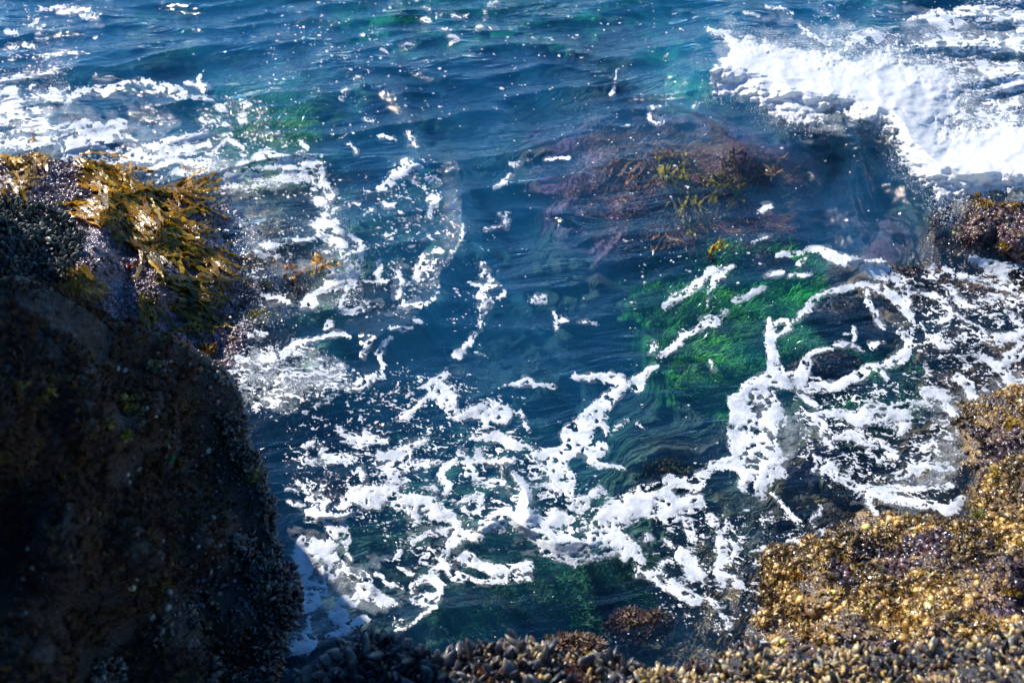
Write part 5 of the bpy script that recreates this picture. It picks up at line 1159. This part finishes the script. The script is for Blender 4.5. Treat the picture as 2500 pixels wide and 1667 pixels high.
# 300 larger mussels, each a part
me_sh = []
for k in range(6):
    r = np.random.default_rng(k)
    vv_ = SH_V * np.array([r.uniform(.85, 1.1), r.uniform(.9, 1.15), 1]); vv_ = vv_ + r.normal(0, .008, vv_.shape)
    base = [(.006,.007,.013),(.009,.010,.02),(.012,.012,.02),(.03,.022,.018),(.008,.009,.018),(.07,.062,.055)][k]
    tz = SH_V[:, 2]
    C = np.array(base)[None] * (1 + 1.6 * (tz > .9))[:, None] + np.array([.05, .05, .05])[None] * (r.random((len(tz), 1)) > .85)
    me = new_mesh('mussel', vv_, np.array(SH_F)); set_col(me, C); me.materials.append(MAT_SHELL); me_sh.append(me)
p, nn, u, v = sample(LV, LF, 300, lambda u, v, c: inpoly(u, v, [(680,1500),(2520,1500),(2520,1690),(660,1690)]) * (.25 + leftness(u)), .3)
nn2 = nn + np.array([-.15, .45, .5]); nn2 /= np.linalg.norm(nn2, axis=1, keepdims=True)
R = frames(nn2, .85)
for i in range(300):
    s = random.uniform(.032, .085) * (1 - .4 * float(ss(1100, 1900, u[i])))
    o = obj('mussel', me_sh[RNG.integers(6)], None, ledge)
    mt = Matrix(((*R[i][0], p[i][0]), (*R[i][1], p[i][1]), (*R[i][2], p[i][2]), (0, 0, 0, 1)))
    o.matrix_world = mt @ Matrix.Diagonal((s, s * 1.1, s, 1)); o.matrix_basis = o.matrix_world.copy()
p, nn, u, v = sample(LV, LF, 6500, lambda u, v, c: .25 + leftness(u), .2)
nn2 = nn + np.array([-.1, .4, .5]); nn2 /= np.linalg.norm(nn2, axis=1, keepdims=True)
c = cols(len(p), [(.006,.006,.01),(.014,.014,.024),(.04,.035,.035),(.14,.12,.10)], [5, 4, 1.2, .6], .35)
stuff('mussel_crust', [scatter(SH_V, SH_F, p, frames(nn2, .9), S3(len(p), .012, .05, (1.0, 1.1, 1)), c)], MAT_SHELL, ledge)
def yl(u, v, c): return (.10 + ss(900, 1500, u)) * (0.15 + ss(-.15, .35, fbm3(c, 6, 3, 48)))
p, nn, u, v = sample(LV, LF, 12000, yl, .2)
nn2 = nn + np.array([-.1, .2, .5]); nn2 /= np.linalg.norm(nn2, axis=1, keepdims=True)
c = cols(len(p), [(.42,.33,.17),(.36,.24,.08),(.24,.15,.06),(.12,.07,.05),(.5,.44,.3)], [3, 3, 3, 3, 1], .25)
stuff('goose_barnacle_crust', [scatter(CL_V, CL_F, p[:7000], frames(nn2[:7000], .45), S3(7000, .014, .034), c[:7000]), scatter(ICO_V, ICO_F, p[7000:], frames(nn2[7000:], .4), S3(5000, .004, .014), c[7000:])], MAT_CRUST, ledge)
lt = bvh_of(LV, LF)
for (u, v, s, c, lab) in [
    (915, 1522, .03, (.07, .015, .012), 'dark red weed tuft on the highest point of the mussel ledge'),
    (1195, 1648, .05, (.09, .035, .022), 'reddish brown weed tuft among the mussels in the middle of the ledge'),
    (1385, 1650, .055, (.11, .035, .022), 'rust red weed tuft on the ledge amid yellow barnacles'),
    (1610, 1620, .05, (.10, .035, .025), 'small rust weed tuft on the rear edge of the ledge'),
    (1700, 1650, .06, (.12, .045, .03), 'broad rust weed tuft at the very bottom of the picture'),
    (1440, 1625, .045, (.40, .29, .05), 'bright yellow lumpy growth on the ledge'),
    (1640, 1605, .04, (.38, .27, .05), 'yellow lumpy growth on the rear edge of the ledge')]:
    tuft_thing('seaweed_tuft', lt, u, v, s, 60, c, lab, 'seaweed', lift=.6)

# ------------------------------------------------------------------ under the water
def submerged_rock(u, v, z, ru, rv, col, lab, seed, group=None):
    b = W(u, v, z); d = np.linalg.norm(b - np.array([0, 0, CZ]))
    sx, sy = ru / FPX * d, rv / FPX * d * 1.35
    th = np.linspace(0, 2 * np.pi, 42, endpoint=False); ph = np.linspace(-.5, np.pi / 2, 20)
    T, H = np.meshgrid(th, ph)
    P = np.stack([np.cos(H) * np.cos(T), np.cos(H) * np.sin(T), np.sin(H)], -1)
    P = P * (1 + .28 * fbm3(P + seed, 1.6, 4, seed))[..., None] * np.array([sx, sy, min(sx, sy) * .75])
    idx = np.arange(42 * 20).reshape(20, 42); nx = np.roll(idx, -1, 1)
    F = np.stack([idx[:-1], nx[:-1], nx[1:], idx[1:]], -1).reshape(-1, 4)
    me = new_mesh('submerged_rock', P.reshape(-1, 3), F); set_col(me, np.tile(col, (42 * 20, 1)))
    b = b - np.array([0, 0, min(sx, sy) * .75])
    o = obj('submerged_rock', me, MAT_SUB, label=lab, cat='rock', loc=tuple(b), group=group)
    Vx = P.reshape(-1, 3); p, nn, _, _ = sample(Vx, F, 420, lambda u, v, c: (c[:, 2] > -.01) * 1.0, -9, False)
    nn = nn * np.sign((nn * p).sum(1))[:, None]
    me2 = scatter(TU_V, TU_F, p, frames(nn, .4), S3(420, .012, .035), cols(420, [np.array(col) * 1.3, np.array(col) * .5, (.12, .10, .02)], [3, 2, 1], .35), TU_T)
    stuff('weed_cover', [me2], MAT_ALGAE, o)
    return o
MAT_SUB = attr_material('submerged_rock', .6, 0, 0, 26, .9, .02, .8)
for i, (u, v, z, ru, rv, c, lab) in enumerate([
    (1630,1140,-.16,60,34,(.12,.11,.04),'olive brown rounded rock under water beside the broad foam patch'),
    (2080,1180,-.16,70,40,(.10,.09,.05),'dark rounded rock under water in front of the foam lace'),
    (2060,740,-.14,70,36,(.07,.05,.06),'purple brown rock under water inside the foam loop'),
    (2030,880,-.14,80,34,(.08,.05,.05),'brown rock under water inside the lower foam loop'),
    (1960,1290,-.14,80,36,(.07,.07,.05),'dark flat rock under water above the golden rock'),
    (2130,1340,-.05,60,26,(.26,.16,.08),'wet brown slab just breaking the water above the golden rock'),
    (2240,730,-.04,60,22,(.22,.12,.07),'orange brown rock ridge just under the water at the right'),
    (2330,830,-.04,70,24,(.16,.09,.07),'reddish rock ridge under the foam strands at the right'),
    (2440,760,-.04,60,20,(.14,.08,.06),'reddish rock under the foam at the right edge'),
    (2210,660,-.03,50,18,(.24,.13,.08),'orange rock hump where the clear water slides off the washed rock'),
    (1640,490,-.2,70,30,(.14,.07,.05),'weedy brown rock hump under the kelp reef'),
    (1850,620,-.2,80,30,(.07,.04,.05),'dark purple rock under the clear water left of the washed rock'),
    (2140,1060,-.14,80,34,(.05,.09,.04),'green tinged rock under water between foam strands'),
    (1570,1510,-.01,80,26,(.20,.12,.10),'pinkish brown rock under the water behind the mussel ledge'),
    (1400,1570,.04,70,22,(.26,.16,.12),'pale weedy rock awash just behind the mussel ledge'),
    (860,420,-.5,60,30,(.05,.05,.04),'dark rock under water beyond the foam streaks')]):
    submerged_rock(u, v, z, ru, rv, c, lab, i + 3)

def weed_bed(name, poly, n, z_off, color, length, lab, seed, dirv=(1, .3, .35), mat=None):
    """flowing soft weed rooted on the seabed: many ribbons joined"""
    xs = [q[0] for q in poly]; ys = [q[1] for q in poly]
    U = RNG.uniform(min(xs), max(xs), n * 4); V = RNG.uniform(min(ys), max(ys), n * 4)
    m = sd_poly(U, V, poly) + fbm2(U / 60, V / 40, 3, seed) * 40 > 0; U, V = U[m][:n], V[m][:n]; n = len(U)
    z = bed_z(U, V)
    B = W(U, V, z)
    clump = fbm2(B[:, 0] * 3, B[:, 1] * 3, 3, seed)
    L = .62 * length * (0.6 + .8 * RNG.random(n)) * (1 + .5 * clump)
    d = np.array(dirv)[None] + RNG.normal(0, .7, (n, 3)) + .9 * np.stack([clump, -clump, 0 * clump], -1); d[:, 2] = np.abs(d[:, 2]) * .8 + .15
    d /= np.linalg.norm(d, axis=1, keepdims=True)
    side = np.cross(d, [0, 0, 1.0]); side /= np.linalg.norm(side, axis=1, keepdims=True)
    ns = 6; V_ = np.empty((n, ns, 2, 3))
    ph = RNG.random(n) * 6
    for i in range(ns):
        t = i / (ns - 1)
        c = B + d * (L * t)[:, None] + side * (np.sin(ph + 5 * t) * L * .12)[:, None]
        c[:, 2] -= .12 * L * t * t
        c[:, 2] = np.minimum(c[:, 2], -.015)
        wd = (.0022 + .0025 * RNG.random(n)) * (1 - .75 * t * t)
        V_[:, i, 0] = c - side * wd[:, None]; V_[:, i, 1] = c + side * wd[:, None]
    k = np.arange(n)[:, None] * ns * 2 + np.arange(ns - 1)[None] * 2
    F = np.stack([k, k + 1, k + 3, k + 2], -1).reshape(-1, 4)
    C = np.clip(np.array(color) * np.exp(.9 * clump - .1 + RNG.normal(0, .25, n))[:, None], 0, 1)
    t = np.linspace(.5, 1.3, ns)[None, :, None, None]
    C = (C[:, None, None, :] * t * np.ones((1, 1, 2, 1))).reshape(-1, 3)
    me = new_mesh(name, V_.reshape(-1, 3), F); set_col(me, C)
    return obj(name, me, mat or MAT_ALGAE, kind='stuff', label=lab, cat='seaweed')
G2 = (.03, .38, .03)
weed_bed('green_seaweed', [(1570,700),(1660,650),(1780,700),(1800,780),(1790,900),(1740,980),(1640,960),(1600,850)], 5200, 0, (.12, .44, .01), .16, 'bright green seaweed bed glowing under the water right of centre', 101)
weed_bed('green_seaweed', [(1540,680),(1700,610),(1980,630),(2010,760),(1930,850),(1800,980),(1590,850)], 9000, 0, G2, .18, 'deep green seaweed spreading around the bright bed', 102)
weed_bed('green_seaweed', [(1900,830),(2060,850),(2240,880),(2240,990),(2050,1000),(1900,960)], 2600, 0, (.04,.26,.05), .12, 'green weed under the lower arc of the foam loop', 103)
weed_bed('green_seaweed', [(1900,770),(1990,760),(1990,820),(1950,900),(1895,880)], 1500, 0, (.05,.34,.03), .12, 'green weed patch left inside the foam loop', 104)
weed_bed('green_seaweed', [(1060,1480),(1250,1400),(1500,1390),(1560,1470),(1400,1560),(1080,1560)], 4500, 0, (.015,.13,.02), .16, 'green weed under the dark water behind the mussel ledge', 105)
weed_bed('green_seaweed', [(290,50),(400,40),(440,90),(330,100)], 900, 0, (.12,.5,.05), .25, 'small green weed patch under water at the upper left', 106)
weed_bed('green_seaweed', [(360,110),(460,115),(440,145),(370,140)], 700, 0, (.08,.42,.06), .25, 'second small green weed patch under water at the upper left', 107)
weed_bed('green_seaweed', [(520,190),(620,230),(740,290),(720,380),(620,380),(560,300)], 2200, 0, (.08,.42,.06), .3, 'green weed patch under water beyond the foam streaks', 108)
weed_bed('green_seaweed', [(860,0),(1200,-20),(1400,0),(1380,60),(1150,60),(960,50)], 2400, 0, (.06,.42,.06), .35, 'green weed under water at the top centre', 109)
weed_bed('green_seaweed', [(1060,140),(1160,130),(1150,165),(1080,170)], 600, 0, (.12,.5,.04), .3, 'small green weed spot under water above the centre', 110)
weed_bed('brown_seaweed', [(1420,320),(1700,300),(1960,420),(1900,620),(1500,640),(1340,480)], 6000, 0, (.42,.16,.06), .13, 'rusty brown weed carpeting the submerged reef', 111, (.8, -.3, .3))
weed_bed('brown_seaweed', [(2150,650),(2500,640),(2560,900),(2300,950),(2200,850)], 4000, 0, (.22,.12,.04), .06, 'brown weed on the shallow rock shelf at the right', 112, (.8, -.3, .2))
weed_bed('brown_seaweed', [(560,540),(760,540),(800,680),(700,780),(580,760)], 2600, 0, (.20,.12,.03), .07, 'olive brown weed just under the surge beside the kelp rock', 113, (.8, -.5, .2))
weed_bed('purple_seaweed', [(500,60),(700,80),(760,160),(560,190),(430,140)], 1500, 0, (.20,.07,.10), .2, 'faint purple weed under water at the upper left', 114)
weed_bed('brown_seaweed', [(1500,1480),(1850,1440),(1870,1600),(1500,1600)], 3000, 0, (.18,.11,.07), .07, 'brown weed under the shallow water between ledge and golden rock', 115)
weed_bed('purple_seaweed', [(1380,300),(1600,300),(1900,480),(1850,620),(1500,620),(1350,480)], 3500, 0, (.28,.07,.12), .11, 'dull purple weed mixed through the submerged reef', 121, (.8, -.3, .3))
SUBK = [((1680,500), (-60,60), 8, 'olive kelp plant under water between the reef centre and its foot'), ((1545,385), (-120,40), 7, 'orange brown kelp plant under water at the upper left end of the reef'), ((1620,580), (-70,60), 6, 'brown kelp plant under water at the lowest end of the reef'), ((1860,420), (-30,40), 6, 'brown kelp plant under water at the upper right end of the reef'),
 ((1640,395), (-70,40), 8, 'olive kelp plant under water at the top of the reef'), ((1650,440), (-80,40), 9, 'golden kelp plant under water in the middle of the reef'), ((1730,460), (-60,40), 8, 'golden brown kelp plant under water right of the reef centre'),
 ((1820,470), (200,40), 8, 'broad bladed olive kelp plant under water at the right of the reef'), ((1690,540), (-75,40), 7, 'golden kelp plant under water at the foot of the reef'), ((1600,380), (-100,40), 7, 'orange brown kelp plant under water at the left of the reef'), ((1560,440), (-100,45), 6, 'dim brown kelp plant under water at the far left of the reef'),
 ((1780,400), (-50,40), 7, 'brown kelp plant under water just below the wave trough')]
for b, d, n, lab in SUBK:
    kelp_plant(None, b, d, n, lab, (26, 62), (6, 11), (.34, .24, .015) if 'gold' in lab or 'olive' in lab else (.34, .15, .06), spread=24, lift=.015, zbed=-.16)
kelp_plant(None, (775, 655), (-60, 50), 5, 'ochre kelp plant seen through the glassy surge by the kelp rock', (30, 60), (12, 20), (.42, .22, .02), spread=12, zbed=-.05)
kelp_plant(None, (710, 690), (-30, 60), 5, 'orange brown kelp plant under the surge next to the ochre one', (24, 44), (10, 16), (.36, .16, .05), spread=10, zbed=-.05)
kelp_plant(None, (1735, 635), (35, 12), 3, 'small yellow kelp scrap floating above the green seaweed', (26, 48), (6, 9), (.50, .32, .02), spread=5, zbed=-.02)

# ------------------------------------------------------------------ spray thrown up by the wave and the surge
def spray():
    parts = []
    m = (FR > -26) & (FR < 10)
    k = np.flatnonzero(m.ravel()); k = RNG.choice(k, 12000)
    U = FU.ravel()[k] + RNG.normal(0, 9, len(k)); V = FV.ravel()[k] + RNG.normal(0, 8, len(k))
    z = .12 + np.abs(RNG.normal(0, .07, len(k)))
    P = W(U, V, z); d = P[:, 1]
    s = np.exp(RNG.normal(-6.45, .5, len(k))) * (.6 + d / 14)
    parts.append((P, s))
    for poly, n, zz in ((cv('E', [(0,380),(400,360),(380,520),(0,640)]), 1500, .10), (cv('G', [(560,200),(760,300),(900,600),(880,900),(640,900),(740,560)]), 1800, .08), (cv('G', [(60,330),(560,330),(600,900),(100,1150)]), 1400, .05), (cv('G', [(20,1200),(500,1100),(820,1300),(600,1500),(60,1400)]), 1800, .04)):
        xs = [q[0] for q in poly]; ys = [q[1] for q in poly]
        U = RNG.uniform(min(xs), max(xs), n * 3); V = RNG.uniform(min(ys), max(ys), n * 3); mm = inpoly(U, V, poly); U, V = U[mm][:n], V[mm][:n]
        P = W(U, V, .02 + np.abs(RNG.normal(0, zz, len(U)))); parts.append((P, np.exp(RNG.normal(-6.4, .45, len(U)))))
    P = np.concatenate([q[0] for q in parts]); s = np.concatenate([q[1] for q in parts])
    n = len(P)
    V, F, C = scatter(OCT_V, OCT_F, P, frames(np.tile([0, 0, 1.0], (n, 1)), 1), s[:, None] * np.ones((1, 3)), np.ones((n, 3)))
    obj('spray', new_mesh('spray', V, F), MAT_SPRAY, kind='stuff', label='fine white spray thrown up by the breaking wave and surge', cat='spray')
spray()
